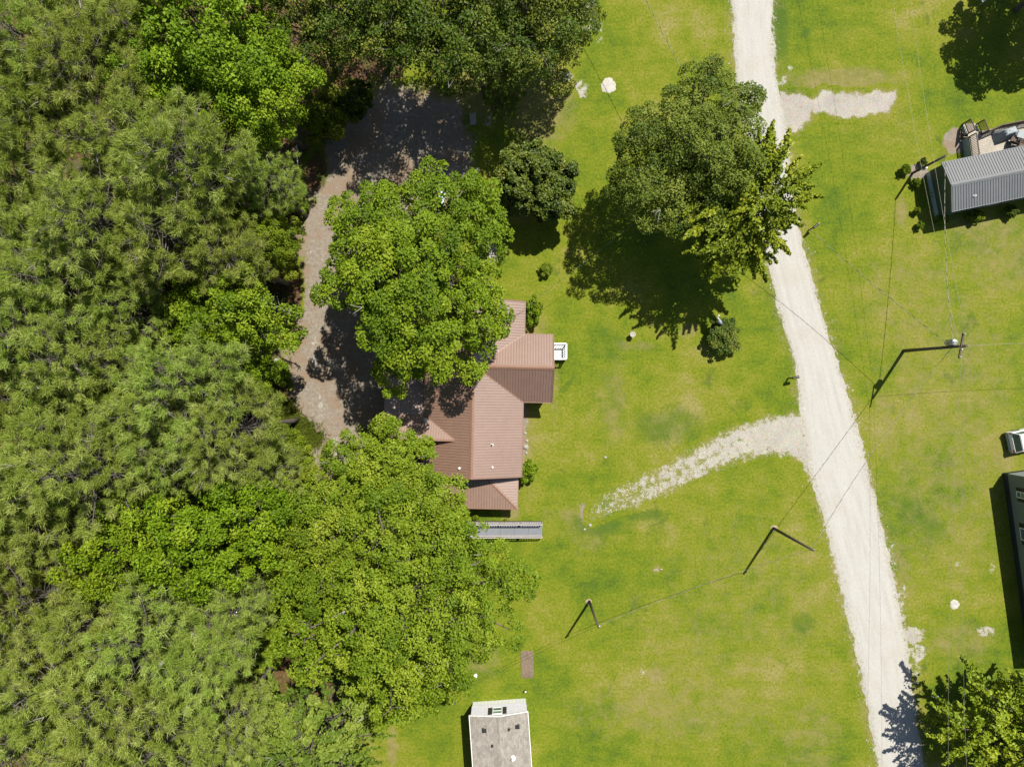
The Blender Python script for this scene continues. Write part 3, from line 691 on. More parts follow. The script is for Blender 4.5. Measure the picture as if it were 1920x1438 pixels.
# wheelchair ramp
def ramp():
    xw, xe, yn, ys = -4.6, 2.62, -11.98, -13.22
    o = Vector((xe, (yn + ys) / 2, 0)); t = thing('wheelchair_ramp', 'long grey wheelchair ramp with wooden railings below the house', 'ramp', o, R(-1.0))
    L = xe - xw; hw = (yn - ys) / 2; z = lambda x: 0.06 + 0.68 * (-x / L)
    n = 6
    for i in range(n):
        a, b = -L + i * L / n, -L + (i + 1) * L / n
        mb = MB(); mb.slab([(a + 0.006, -hw, z(a)), (b - 0.006, -hw, z(b)), (b - 0.006, hw, z(b)), (a + 0.006, hw, z(a))], (0, 0, -0.04)); mb.build('deck_panel', M_RAMPF, t)
    for s in (-1, 1):
        mb = MB(); mb.slab([(-L, s * (hw + 0.02), z(-L) - 0.02), (0, s * (hw + 0.02), z(0) - 0.02), (0, s * (hw + 0.02), 0.0), (-L, s * (hw + 0.02), z(-L) - 0.28)], (0, s * 0.04, 0)); mb.build('side_board', M_DWOOD, t)
        rail_run(t, (-L, s * (hw - 0.07), z(-L)), (-0.05, s * (hw - 0.07), z(-0.05)), 0.86, M_RAMPW, pitch=0.21, rail=(0.09, 0.04), bal=0.04)
        mb = MB(); mb.bar((-L, s * (hw - 0.16), z(-L) + 0.62), (-0.05, s * (hw - 0.16), z(0) + 0.62), 0.05, 0.05); mb.build('hand_rail', M_RAMPW, t)
ramp()

# ------------------------------------------------------------------ trailers
def trailer(name, label, O, rz, W, L, skirt_h, eave, ridge, along, wall_m, skirt_m, roofm, trim, shingle=False, panel_rib=0.2287):
    """single-wide home; local x across (0..W) if along == 'y' with the front gable at y = 0 and the body towards -y"""
    t = thing(name, label, 'trailer', O, rz)
    hw = W / 2
    for nm, x0, y0, x1, y1 in (('skirting', 0.03, -0.09, W - 0.03, -0.03), ('skirting', 0.03, -L + 0.03, W - 0.03, -L + 0.09), ('skirting', 0.03, -L + 0.09, 0.09, -0.09), ('skirting', W - 0.09, -L + 0.09, W - 0.03, -0.09)):
        mb = MB(); mb.box(x0, y0, 0, x1, y1, skirt_h); 
        # vertical corrugation of the skirting sheets
        n = int(max(x1 - x0, y1 - y0) / 0.3)
        for i in range(n):
            if x1 - x0 > y1 - y0:
                p = x0 + (i + .5) * (x1 - x0) / n; yy = y1 if nm and y1 > -L / 2 else y0; mb.box(p - 0.03, min(yy, yy + 0.012 * (1 if y1 > -L / 2 else -1)), 0.02, p + 0.03, max(yy, yy + 0.012 * (1 if y1 > -L / 2 else -1)), skirt_h - 0.05)
            else:
                p = y0 + (i + .5) * (y1 - y0) / n; xx = x0 - 0.012 if x0 < hw else x1; mb.box(xx, p - 0.03, 0.02, xx + 0.012, p + 0.03, skirt_h - 0.05)
        mb.build('skirting', skirt_m, t)
    sl = (ridge - eave) / (hw + 0.12); et = eave + sl * 0.12
    for y, d in ((0, -0.12), (-L, 0.12)):
        mb = MB(); mb.slab([(0, y, skirt_h), (W, y, skirt_h), (W, y, et - 0.08), (hw, y, ridge - 0.09), (0, y, et - 0.08)], (0, d, 0))
        sg = 1 if d < 0 else -1
        z = skirt_h + 0.12
        while z < et - 0.1:
            mb.box(0.0, min(y, y + sg * 0.010), z - 0.012, W, max(y, y + sg * 0.010), z); z += 0.125
        mb.build('end_wall', wall_m, t)
    for x, d in ((0, 0.12), (W, -0.12)):
        mb = MB(); mb.box(min(x, x + d), -L + 0.12, skirt_h, max(x, x + d), -0.12, et - 0.09)
        z = skirt_h + 0.12; sg = -1 if d > 0 else 1
        while z < et - 0.12:
            mb.box(min(x, x + sg * 0.010), -L + 0.12, z - 0.012, max(x, x + sg * 0.010), -0.12, z); z += 0.125
        mb.build('side_wall', wall_m, t)
    oh = 0.14
    A = [(-0.12, oh, eave), (hw, oh, ridge), (hw, -L - oh, ridge), (-0.12, -L - oh, eave)]; B = [(W + 0.12, oh, eave), (hw, oh, ridge), (hw, -L - oh, ridge), (W + 0.12, -L - oh, eave)]
    mb = MB(); mb.slab(A, (0, 0, -0.07)); mb.slab(B, (0, 0, -0.07)); ro = mb.build('roof', trim, t)
    if shingle:
        for q, sx in ((A, -1), (B, 1)):
            # overlapping shingle courses, one strip per course
            mb = MB(); n = int((hw + 0.12) / 0.142)
            for i in range(n):
                x0 = q[0][0] + (hw - q[0][0]) * i / n; x1 = q[0][0] + (hw - q[0][0]) * (i + 1) / n
                z0 = eave + (ridge - eave) * i / n; z1 = eave + (ridge - eave) * (i + 1) / n
                mb.slab([(x0, oh, z0 + 0.020), (x1, oh, z1 + 0.006), (x1, -L - oh, z1 + 0.006), (x0, -L - oh, z0 + 0.020)], (0, 0, -0.005))
            s_ = mb.build('shingle_courses', roofm, ro); s_['kind'] = 'stuff'
        i = 0; y = oh
        while y > -L:
            mb = MB(); vs = [(hw - 0.15, y, ridge - 0.01), (hw, y, ridge + 0.035), (hw + 0.15, y, ridge - 0.01), (hw + 0.15, y - 0.3, ridge - 0.015), (hw, y - 0.3, ridge + 0.028), (hw - 0.15, y - 0.3, ridge - 0.015)]
            mb.add(vs, [(0, 5, 4, 1), (1, 4, 3, 2)]); o = mb.build('ridge_shingle', roofm, ro); y -= 0.28
    else:
        for q in (A, B): slope_panels(ro, q, (0, 1, 0), roofm, rib=panel_rib)
        ridge_cap(ro, (hw, oh, ridge), (hw, -L - oh, ridge), trim, w=0.2, drop=0.07)
    for a, b in (((-0.12, oh, eave), (hw, oh, ridge)), ((W + 0.12, oh, eave), (hw, oh, ridge)), ((-0.12, oh, eave), (-0.12, -L - oh, eave)), ((W + 0.12, oh, eave), (W + 0.12, -L - oh, eave))):
        mb = MB(); mb.bar(Vector(a) + Vector((0, 0, -0.02)), Vector(b) + Vector((0, 0, -0.02)), 0.05, 0.12); mb.build('fascia', trim, ro)
    return t, ro, sl

# grey shingled trailer at the bottom
gt, gro, gsl = trailer('shingled_trailer', 'light grey trailer home with brown-grey shingle roof at bottom edge', P(886, 1315), R(4.0), 4.64, 17.0, 0.78, 2.78, 3.30, 'y', M_VINYL, M_SKIRT, M_SHING, M_WHITE, True)
window(gt, (2.20, 0.0, 2.02), (1, 0, 0), (0, 1, 0), 0.80, 1.15, glass=M_GLASSG, shutters=0.33)
for nm, x, y, sx, sy, hh, mt in (('roof_vent', 1.08, -1.05, 0.17, 0.17, 0.10, M_BLACK), ('roof_vent', 3.78, -0.95, 0.17, 0.17, 0.10, M_BLACK)):
    z = 3.30 - 0.22 * abs(x - 2.32); mb = MB(); mb.box(x - sx, y - sy, z - 0.05, x + sx, y + sy, z + hh); mb.box(x - sx - .04, y - sy - .04, z - .06, x + sx + .04, y + sy + .04, z + .02); mb.build(nm, mt, gro, bevel=0.02)
for x, y, r, hh, mt in ((1.66, -2.25, 0.06, 0.28, M_BLACK), (3.12, -1.02, 0.06, 0.28, M_BLACK), (3.26, -3.45, 0.12, 0.30, M_WHITE)):
    z = 3.30 - 0.22 * abs(x - 2.32); mb = MB(); mb.lathe([(r * 2, -0.05), (r * 1.9, 0.03), (r, 0.06), (r, hh), (r * 0.6, hh + 0.03)], (x, y, z), 12); mb.build('pipe_vent', mt, gro)

# green trailer, upper right; its gable faces west, so the body runs along local -y
gb0, gb1 = P(1735, 325), P(1752, 408)
gw = (gb1 - gb0).length; ang = math.atan2(gb1.y - gb0.y, gb1.x - gb0.x)
# local +x from the south corner to the north corner keeps -y pointing east
et_, ero, esl = trailer('green_trailer', 'dark green trailer home with grey ribbed metal roof, upper right', gb1, ang + PI, gw, 17.0, 0.62, 2.55, 3.15, 'y', M_GREEN, M_BSKIRT, M_GROOF, M_GTRIM, panel_rib=0.23)
mb = MB(); mb.lathe([(0.10, -0.05), (0.09, 0.05), (0.05, 0.08), (0.05, 0.25)], (0.75, -1.75, 2.55 + 0.87 * esl), 12); mb.build('pipe_vent', M_WHITE, ero)
for y in (-4.2, -9.0): window(et_, (0.0, y, 1.75), (0, 1, 0), (-1, 0, 0), 0.9, 1.0)
for x in (1.75, 2.1):
    mb = MB(); mb.box(x - 0.05, 0.0, 0.30, x + 0.05, 0.03, 0.42); mb.build('skirting_vent', M_BLACK, et_)

# grey green trailer at the right edge
rt, rro, rsl = trailer('grey_green_trailer', 'shaded grey green trailer home cut by the right edge', P(1879, 886), R(7.8), 4.6, 15.5, 0.66, 3.0, 3.6, 'y', M_DSIDE, M_DSKIRT, M_SHING, M_WHITE, True)
window(rt, (0.0, -1.65, 1.95), (0, 1, 0), (-1, 0, 0), 0.55, 0.95, shutters=0.28)
window(rt, (0.0, -5.05, 1.85), (0, 1, 0), (-1, 0, 0), 1.05, 1.15, shutters=0.36)
window(rt, (0.0, -9.6, 1.85), (0, 1, 0), (-1, 0, 0), 1.05, 1.15, shutters=0.36)

# ------------------------------------------------------------------ deck of the green trailer
def deck():
    fz = 0.80; o = P(1822, 300, fz); o.z = 0; rz = R(11.6)
    t = thing('wooden_deck', 'wooden deck with dark stained railings behind green trailer', 'deck', o, rz)
    M = Matrix.Rotation(-rz, 3, 'Z')
    def Lp(px, py, z): q = P(px, py, z) - o; v = M @ Vector((q.x, q.y, 0)); v.z = z; return v
    A, B = Lp(1822, 300, fz), Lp(1816, 257, fz)
    depth = 2.25; east = 6.6; n = 16
    for i in range(n):
        y0 = i * depth / n; f = y0 / depth
        x0 = A.x + (B.x - A.x) * f
        mb = MB(); mb.box(x0, y0 + 0.005, fz - 0.035, east, y0 + depth / n - 0.005, fz); mb.build('plank', M_DECK, t)
    # pale boarded skirt on the west side
    for i in range(8):
        a, b = A.lerp(B, i / 8), A.lerp(B, (i + 1) / 8)
        mb = MB(); mb.slab([(a.x - 0.03, a.y + 0.01, 0), (b.x - 0.03, b.y - 0.01, 0), (b.x - 0.03, b.y - 0.01, fz - 0.04), (a.x - 0.03, a.y + 0.01, fz - 0.04)], (-0.03, 0, 0)); mb.build('skirt_board', M_TEALW, t)
    mb = MB(); mb.box(B.x + 1.2, depth - 0.05, 0, east, depth - 0.01, fz - 0.04); mb.build('north_skirt', M_TEALW, t)
    # steps going down to the north west
    d = (Lp(1808, 241, 0.2) - Lp(1816, 257, fz)); d.z = 0; d.normalize(); s = Vector((-d.y, d.x, 0)) * -1
    b0 = Vector((B.x, depth, 0)); 
    for i in range(4):
        z = fz - 0.16 * (i + 1) + 0.02; c = b0 + d * (0.02 + 0.28 * i)
        mb = MB(); mb.slab([c + Vector((0, 0, z)), c + d * 0.27 + Vector((0, 0, z)), c + d * 0.27 + s * 1.15 + Vector((0, 0, z)), c + s * 1.15 + Vector((0, 0, z))], (0, 0, -0.05)); mb.build('step', M_DECK, t)
    for k in (0.0, 1.15):
        mb = MB(); c = b0 + s * k
        mb.slab([c + Vector((0, 0, fz - 0.2)), c + d * 1.15 + Vector((0, 0, 0.05)), c + d * 1.15 + Vector((0, 0, 0)), c + d * 0.5 + Vector((0, 0, 0)), c + Vector((0, 0, fz - 0.5))], s * 0.04); mb.build('stringer', M_TEALW, t)
        rail_run(t, (c.x, c.y, fz), (c.x + d.x * 1.1, c.y + d.y * 1.1, fz - 0.55), 0.95, M_DWOOD, pitch=0.135, rail=(0.09, 0.05), bal=0.045)
    rail_run(t, (A.x + 0.05, A.y + 0.15, fz), (B.x + 0.05, B.y - 0.02, fz), 0.95, M_DWOOD, pitch=0.135, rail=(0.09, 0.05), bal=0.045)
    c = b0 + s * 1.15
    rail_run(t, (c.x + 0.05, c.y - 0.05, fz), (c.x + 1.2, depth - 0.06, fz), 0.95, M_DWOOD, pitch=0.135, rail=(0.09, 0.05), bal=0.045)
    rail_run(t, (c.x + 1.2, depth - 0.06, fz), (east - 0.05, depth - 0.06, fz), 0.95, M_DWOOD, pitch=0.135, rail=(0.09, 0.05), bal=0.045)
    rail_run(t, (east - 1.9, depth * 0.55, fz), (east - 1.9, 0.15, fz), 0.95, M_DWOOD, pitch=0.135, rail=(0.09, 0.05), bal=0.045)
    return o, rz, fz, depth
do, drz, dfz, ddep = deck()

def on_deck(px, py): 
    q = P(px, py, dfz); q.z = dfz; return q
def covered_grill():
    t = thing('covered_grill', 'barbecue grill under a pale grey fabric cover on the wooden deck', 'grill', on_deck(1880, 254), drz + 0.12)
    rg = np.random.default_rng(3); n, m = 26, 18; V = []; T = []
    for j in range(m):
        for i in range(n):
            u, v = i / (n - 1) * 2 - 1, j / (m - 1) * 2 - 1
            r = max(abs(u) ** 3, abs(v) ** 3) ** (1 / 3)
            z = 1.12 * (1 - max(0, r - 0.52) / 0.48) if r > 0.52 else 1.12 + 0.05 * math.cos(u * 4)
            k = 0.66 + 0.34 * min(1, r / 0.8) + 0.05 * math.sin(i * 1.7 + j * 1.3) * r
            V.append((u * 0.92 * k, v * 0.48 * k, max(0.02, z + 0.03 * math.sin(i * 0.9) * math.cos(j * 1.1))))
    mb = MB(); mb.add(V, [(j * n + i, j * n + i + 1, (j + 1) * n + i + 1, (j + 1) * n + i) for j in range(m - 1) for i in range(n - 1)])
    mb.build('cover', M_CLOTH, t, True)
    for x in (-0.5, 0.5):
        for y in (-0.2, 0.2):
            mb = MB(); mb.box(x - 0.03, y - 0.03, 0, x + 0.03, y + 0.03, 1.0); mb.build('leg', M_BLACK, t)
covered_grill()
def storage_box():
    t = thing('storage_box', 'grey deck storage box with white front at the right edge', 'box', on_deck(1909, 258), drz - 0.5)
    mb = MB(); mb.box(-0.45, -0.3, 0, 0.45, 0.3, 0.55); mb.build('body', M_WHITE, t, bevel=0.02)
    mb = MB(); mb.box(-0.48, -0.33, 0.553, 0.48, 0.33, 0.63); mb.build('lid', M_CLOTH, t, bevel=0.02)
storage_box()
def chair(name, label, loc, rz, m, m2, z=0.0):
    t = thing(name, label, 'chair', (loc.x, loc.y, z), rz)
    mb = MB(); mb.box(-0.25, -0.25, 0.40, 0.25, 0.25, 0.45); mb.build('seat', m, t, bevel=0.01)
    mb = MB(); mb.slab([(-0.25, 0.22, 0.46), (0.25, 0.22, 0.46), (0.23, 0.36, 0.92), (-0.23, 0.36, 0.92)], (0, 0.03, 0.01)); mb.build('backrest', m, t)
    for x in (-0.23, 0.23):
        for y in (-0.22, 0.22):
            mb = MB(); mb.bar((x, y, 0.0), (x, y, 0.40), 0.035, 0.035); mb.build('leg', m2, t)
        mb = MB(); mb.bar((x * 1.12, -0.24, 0.64), (x * 1.12, 0.27, 0.64), 0.05, 0.03); mb.bar((x * 1.12, -0.22, 0.4), (x * 1.12, -0.22, 0.63), 0.03); mb.build('armrest', m2, t)
chair('patio_chair', 'dark patio chair beside the covered grill on deck', on_deck(1894, 266), drz + 2.6, M_DWOOD, M_BLACK, dfz)
chair('patio_chair', 'dark patio chair at the right edge of the deck', on_deck(1906, 274), drz + 1.2, M_DWOOD, M_BLACK, dfz)
chair('lawn_chair', 'pale plastic chair in tree shade at the top edge', P(1838, 3), 0.6, M_WHITE, M_WHITE)

# ------------------------------------------------------------------ white car at the right edge
def car():
    t = thing('parked_car', 'white parked car cut by the right edge, rear window showing', 'car', P(1884, 829), R(12.5))
    L, hw = 4.5, 0.90
    prof = [(0.02, 0.36), (0.0, 0.55), (0.06, 0.95), (0.5, 0.99), (3.3, 0.99), (4.2, 0.86), (4.42, 0.62), (4.45, 0.34), (4.2, 0.26), (0.2, 0.26)]
    def loft(prof, w, wt=None):
        mb = MB(); k = len(prof); st = [(-1.0, 0.93), (-0.86, 1.0), (0.86, 1.0), (1.0, 0.93)]
        for s, q in st:
            for x, z in prof:
                cx = L / 2; mb.v.append((cx + (x - cx) * (0.985 if abs(s) == 1 else 1.0), s * (w if wt is None else w), 0.62 + (z - 0.62) * q))
        for i in range(3):
            for j in range(k): mb.f.append((i * k + j, (i + 1) * k + j, (i + 1) * k + (j + 1) % k, i * k + (j + 1) % k))
        mb.f.append(tuple(range(k))[::-1]); mb.f.append(tuple(3 * k + j for j in range(k)))
        return mb
    loft(prof, hw).build('body', M_CARW, t, bevel=0.03)
    # cabin: glass house with roof on top
    def cab(xs0, xs1, z0, z1, w0, w1, m, nm, bev=0.02):
        mb = MB(); mb.add([(xs0[0], -w0, z0), (xs1[0], -w0, z0), (xs1[0], w0, z0), (xs0[0], w0, z0), (xs0[1], -w1, z1), (xs1[1], -w1, z1), (xs1[1], w1, z1), (xs0[1], w1, z1)],
                          [(0, 3, 2, 1), (4, 5, 6, 7), (0, 1, 5, 4), (1, 2, 6, 5), (2, 3, 7, 6), (3, 0, 4, 7)]); return mb.build(nm, m, t, bevel=bev)
    cab((0.10, 0.36), (3.35, 2.65), 0.985, 1.50, 0.84, 0.70, M_GLASS, 'window_band')
    cab((0.30, 0.38), (2.72, 2.6), 1.47, 1.60, 0.73, 0.66, M_CARW, 'roof_panel', 0.04)
    for s in (-1, 1):
        for a, b in (((0.08, 0.86 * s, 0.98), (0.34, 0.71 * s, 1.5)), ((1.5, 0.86 * s, 0.98), (1.5, 0.715 * s, 1.5)), ((3.33, 0.86 * s, 0.98), (2.66, 0.71 * s, 1.5))):
            mb = MB(); mb.bar(a, b, 0.09, 0.07, (1, 0, 0)); mb.build('pillar', M_CARW, t)
        for x in (0.85, 3.55):
            mb = MB(); prof_w = [(0.33, -0.11), (0.335, 0.0), (0.33, 0.11)]
            mb.tube([(x, s * (hw - 0.20), 0.33), (x, s * (hw + 0.01), 0.33)], 0.33, 20); wl = mb.build('wheel', M_TYRE, t)
            mb = MB(); mb.tube([(x, s * (hw + 0.012), 0.33), (x, s * (hw + 0.02), 0.33)], 0.20, 14); mb.build('rim', M_STEEL, wl)
        mb = MB(); mb.box(-0.012, min(s * 0.76, s * 0.86), 0.78, 0.05, max(s * 0.62, s * 0.86), 0.94); mb.build('tail_light', M_RED, t)
        mb = MB(); mb.box(2.85, min(s * 0.9, s * 1.05), 0.98, 3.05, max(s * 0.9, s * 1.05), 1.12); mb.build('wing_mirror', M_CARW, t, bevel=0.02)
    mb = MB(); mb.box(-0.06, -0.82, 0.34, 0.02, 0.82, 0.58); mb.build('bumper', M_CLOTH, t, bevel=0.03)
car()

# ------------------------------------------------------------------ utility poles and wires
def cross_dir(a): return Vector((math.cos(a), math.sin(a), 0))
def utility_pole(px, py, h, label, arm=None, transformer=None, lamp=False, r=0.14, lean=(0, 0)):
    b = P(px, py); t = thing('utility_pole', label, 'pole', b)
    mb = MB(); mb.tube([(0, 0, -0.2), (lean[0] * .5, lean[1] * .5, h / 2), (lean[0], lean[1], h)], [r, r * 0.85, r * 0.68], 12); mb.build('pole', M_POLE, t, True)
    if arm is not None:
        d = cross_dir(arm); c = Vector((lean[0], lean[1], h - 0.35))
        s = Vector((-d.y, d.x, 0)) * (r * 0.68 + 0.06)
        mb = MB(); mb.bar(c + s - d * 0.95, c + s + d * 0.95, 0.10, 0.12); ar = mb.build('crossarm', M_POLE, t)
        for q in (-0.88, -0.3, 0.88):
            mb = MB(); mb.lathe([(0.02, 0), (0.02, 0.06), (0.055, 0.07), (0.04, 0.12), (0.055, 0.14), (0.03, 0.2)], c + s + d * q + Vector((0, 0, 0.06)), 10); mb.build('insulator', M_WHITE, ar)
    else:
        mb = MB(); mb.lathe([(0.03, 0), (0.05, 0.05), (0.04, 0.12)], (lean[0] + r, lean[1], h - 0.35), 10); mb.build('insulator', M_WHITE, t)
    if transformer is not None:
        d = cross_dir(transformer) * 0.36; z = h - 2.2
        mb = MB(); mb.lathe([(0.20, 0), (0.24, 0.03), (0.24, 0.85), (0.26, 0.87), (0.22, 0.95), (0.06, 1.0)], d + Vector((lean[0], lean[1], z)), 18); tk = mb.build('transformer', M_TANK, t, True)
        for q in (-0.1, 0.1):
            mb = MB(); mb.lathe([(0.03, 0), (0.05, 0.06), (0.03, 0.1), (0.05, 0.14), (0.02, 0.22)], d + Vector((q + lean[0], lean[1], z + 0.95)), 8); mb.build('bushing', M_WHITE, tk)
        mb = MB(); mb.bar((lean[0], lean[1], z + 0.45), d * 0.5 + Vector((lean[0], lean[1], z + 0.45)), 0.08, 0.3); mb.build('bracket', M_STEEL, t)
    return b + Vector((lean[0], lean[1], h))
pA = utility_pole(1450, 990, 8.0, 'bare dark service pole on the lawn beside the gravel lane', r=0.13)
pB = utility_pole(1105, 1127, 6.4, 'bare dark service pole in the middle of the lower lawn', r=0.12)
pC = utility_pole(1694, 658, 8.3, 'utility pole carrying a grey transformer on right hand lawn', arm=R(80), transformer=R(100), r=0.15)
pT = utility_pole(1311, 338, 8.0, 'utility pole hidden inside the olive lawn tree', r=0.13)
pN = utility_pole(1560, -150, 8.3, 'utility pole beyond the top edge of the picture', arm=R(20), r=0.15)
pS = utility_pole(1690, 1600, 8.3, 'utility pole beyond the bottom edge of the picture', arm=R(0), r=0.15)
pE = utility_pole(2080, 640, 8.3, 'utility pole beyond the right edge of the picture', arm=R(90), r=0.15)
pW = utility_pole(1080, -110, 8.0, 'service pole beyond the top edge above the lawn', r=0.13)

def meter_pole():
    b = P(1711, 325); h = 4.6; t = thing('meter_pole', 'short dark pole with white meter box at corner of green trailer', 'pole', b)
    mb = MB(); mb.tube([(0, 0, -0.2), (0, 0, h)], [0.11, 0.085], 10); mb.build('pole', M_POLE, t, True)
    mb = MB(); mb.box(0.10, -0.14, 1.2, 0.26, 0.14, 1.75); bx_ = mb.build('meter_box', M_WHITE, t, bevel=0.02)
    mb = MB(); mb.tube([(0.26, 0, 1.58), (0.34, 0, 1.58)], 0.09, 14); mb.build('meter_glass', M_GLASS, bx_)
    mb = MB(); mb.tube([(0.13, 0.05, 1.75), (0.12, 0.04, 3.6), (0.10, 0.03, h - 0.1), (0.0, 0.14, h + 0.06)], 0.025, 8); mb.build('conduit', M_STEEL, t)
    return b + Vector((0, 0, h))
pM = meter_pole()

def wire(label, a, b, sag, r=0.014, m=M_WIRE, twist=True):
    a, b = Vector(a), Vector(b); n = 40; mb = MB()
    f = lambda t: a.lerp(b, t) - Vector((0, 0, sag * 4 * t * (1 - t)))
    mb.tube([f(i / n) for i in range(n + 1)], r, 5)
    if twist:   # insulated service cable spiralled round the bare neutral
        L = (b - a).length; k = int(L / 0.14)
        pts = []
        for i in range(k + 1):
            p = f(i / k); q = i * 2 * PI / 8; pts.append(p + Vector((math.cos(q), math.sin(q) * 0.5, math.sin(q))) * r * 1.9)
        sub = MB(); sub.tube(pts, r * 0.9, 4)
    o = mb.build('overhead_wire', m, None, True, off=a); tag(o, label, 'wire', 'overhead wires')
    if twist: sub.build('cable', M_DWIRE, o, False, off=a)
    return o
dn = Vector((0, 0, -0.3))
wire('service cable from transformer pole to the bare pole beside lane', pC + Vector((0, 0, -1.6)), pA + dn, 0.9)
wire('service cable between the two bare poles on lower lawn', pA + dn, pB + dn, 0.7)
wire('service cable from lower lawn pole towards grey trailer', pB + dn, P(856, 1300, 2.0), 0.3, 0.011, M_DWIRE, False)
wire('service cable from transformer pole to the tree beside the lane', pC + Vector((0, 0, -1.7)), pT + dn, 0.9)
wire('service cable from the lawn tree to the house roof', pT + dn, Vector((0.2, 5.5, 3.2)), 0.5, 0.009)
wire('service cable from the top edge to the lawn tree', pW + dn, pT + dn, 0.6)
wire('service cable from transformer pole over the green trailer', pC + Vector((0, 0, -1.5)), pM, 0.5)
for k, nm in ((-0.88, 'left'), (0.88, 'right')):
    def tip(p, ang): return p + cross_dir(ang) * k + Vector((0, 0, -0.05)) + Vector((-math.sin(ang), math.cos(ang), 0)) * 0.16
    wire('%s hand power line from transformer pole up to the top edge' % nm, tip(pC, R(80)), tip(pN, R(20)), 0.8, 0.008, M_WIRE, False)
    wire('%s hand power line from transformer pole down to the bottom edge' % nm, tip(pC, R(80)), tip(pS, R(0)), 0.9, 0.008, M_WIRE, False)
wire('power line from transformer pole off the right edge', pC + Vector((0, 0, -0.2)), pE + Vector((0, 0, -.2)), 0.4, 0.012, M_WIRE, False)

# ------------------------------------------------------------------ small things on the lawns
def mailbox(px, py, rz, label, body=M_BLACK, post=M_DWOOD):
    t = thing('mailbox', label, 'mailbox', P(px, py), rz)
    mb = MB(); mb.box(-0.05, -0.05, -0.1, 0.05, 0.05, 1.02); mb.build('post', post, t)
    mb = MB(); mb.bar((-0.1, 0, 0.99), (0.45, 0, 0.99), 0.09, 0.06); mb.build('arm', post, t)
    pts = [(-0.10, 0), (0.10, 0)] + [(0.10 * math.cos(a), 0.13 + 0.10 * math.sin(a)) for a in np.linspace(0, PI, 9)]
    mb = MB(); mb.slab([(-0.06, y, 1.022 + z) for y, z in pts], (0.54, 0, 0)); bo = mb.build('box', body, t)
    mb = MB(); mb.slab([(0.481, y * 1.04, 1.024 + z * 1.02) for y, z in pts], (0.012, 0, 0)); mb.build('door', M_STEEL, bo)
    mb = MB(); mb.box(0.1, 0.102, 1.12, 0.13, 0.112, 1.36); mb.box(0.1, 0.102, 1.30, 0.2, 0.112, 1.36); mb.build('flag', M_RED, bo)
mailbox(1478, 709, R(12), 'dark mailbox at left edge of the lane above the drive mouth')
mailbox(1516, 432, R(40), 'dark mailbox at right edge of the lane beside the big lawn tree')
mailbox(1743, 1295, R(170), 'pale blue mailbox under the corner evergreen', M_BLUE)

def pedestal():
    t = thing('lawn_pedestal', 'round pale concrete pedestal at edge of the tree shadow', 'pedestal', P(1184, 628))
    mb = MB(); mb.lathe([(0.20, -0.05), (0.20, 0.04), (0.15, 0.08), (0.13, 0.5), (0.19, 0.62)], (0, 0, 0), 20); mb.build('column', M_CONC, t, True)
    mb = MB(); mb.lathe([(0.19, 0.622), (0.245, 0.66), (0.245, 0.72), (0.21, 0.72), (0.10, 0.69)], (0, 0, 0), 24); mb.build('bowl', M_STONE, t)
pedestal()

def heron():
    p = P(1350, 605, 1.9); t = thing('bird_ornament', 'grey bird ornament with white curved neck in dark shrub', 'ornament', (p.x, p.y, 0), R(125))
    up = 0.75
    mb = MB(); mb.tube([(-0.22, 0, 1.25 + up), (-0.05, 0, 1.33 + up), (0.15, 0, 1.34 + up), (0.28, 0, 1.40 + up)], [0.03, 0.15, 0.17, 0.05], 12); mb.build('body', pm('ornament_grey', (0.30, 0.34, 0.42), 0.5), t, True)
    mb = MB(); mb.tube([(0.24, 0, 1.40 + up), (0.46, 0.02, 1.50 + up), (0.62, 0.0, 1.60 + up), (0.60, -0.10, 1.68 + up), (0.52, -0.16, 1.70 + up)], [0.065, 0.055, 0.05, 0.055, 0.03], 10); nk = mb.build('neck', M_WHITE, t, True)
    mb = MB(); mb.tube([(0.53, -0.15, 1.70 + up), (0.40, -0.22, 1.66 + up)], [0.018, 0.004], 6); mb.build('beak', M_STEEL, nk)
    for y in (-0.05, 0.05):
        mb = MB(); mb.tube([(0.02, y, -0.1), (0.02, y, 1.25 + up)], 0.014, 6); mb.build('leg', M_BLACK, t)
heron()

def slab_thing(name, label, cat, pix, z, m, lip=None):
    q = [P(*p) for p in pix]; c = sum(q, Vector()) / len(q)
    t = MB(); t.prism([(p.x, p.y) for p in q], 0.002, z); o = t.build(name, m, None, off=c, bevel=0.01); tag(o, label, cat); return o
slab_thing('concrete_slab', 'pale concrete slab on the lawn north of the house', 'slab', [(910, 446), (930, 443), (933, 482), (917, 486)], 0.07, M_CONC)
slab_thing('paving_stone', 'single grey square paving stone in the yard shade', 'paving stone', [(887, 319), (893, 313), (899, 319), (893, 325)], 0.05, M_CONC)
slab_thing('pale_slab', 'pale slab at the shade edge under the top trees', 'slab', [(880, 214), (892, 212), (893, 234), (882, 236)], 0.06, M_CONC)

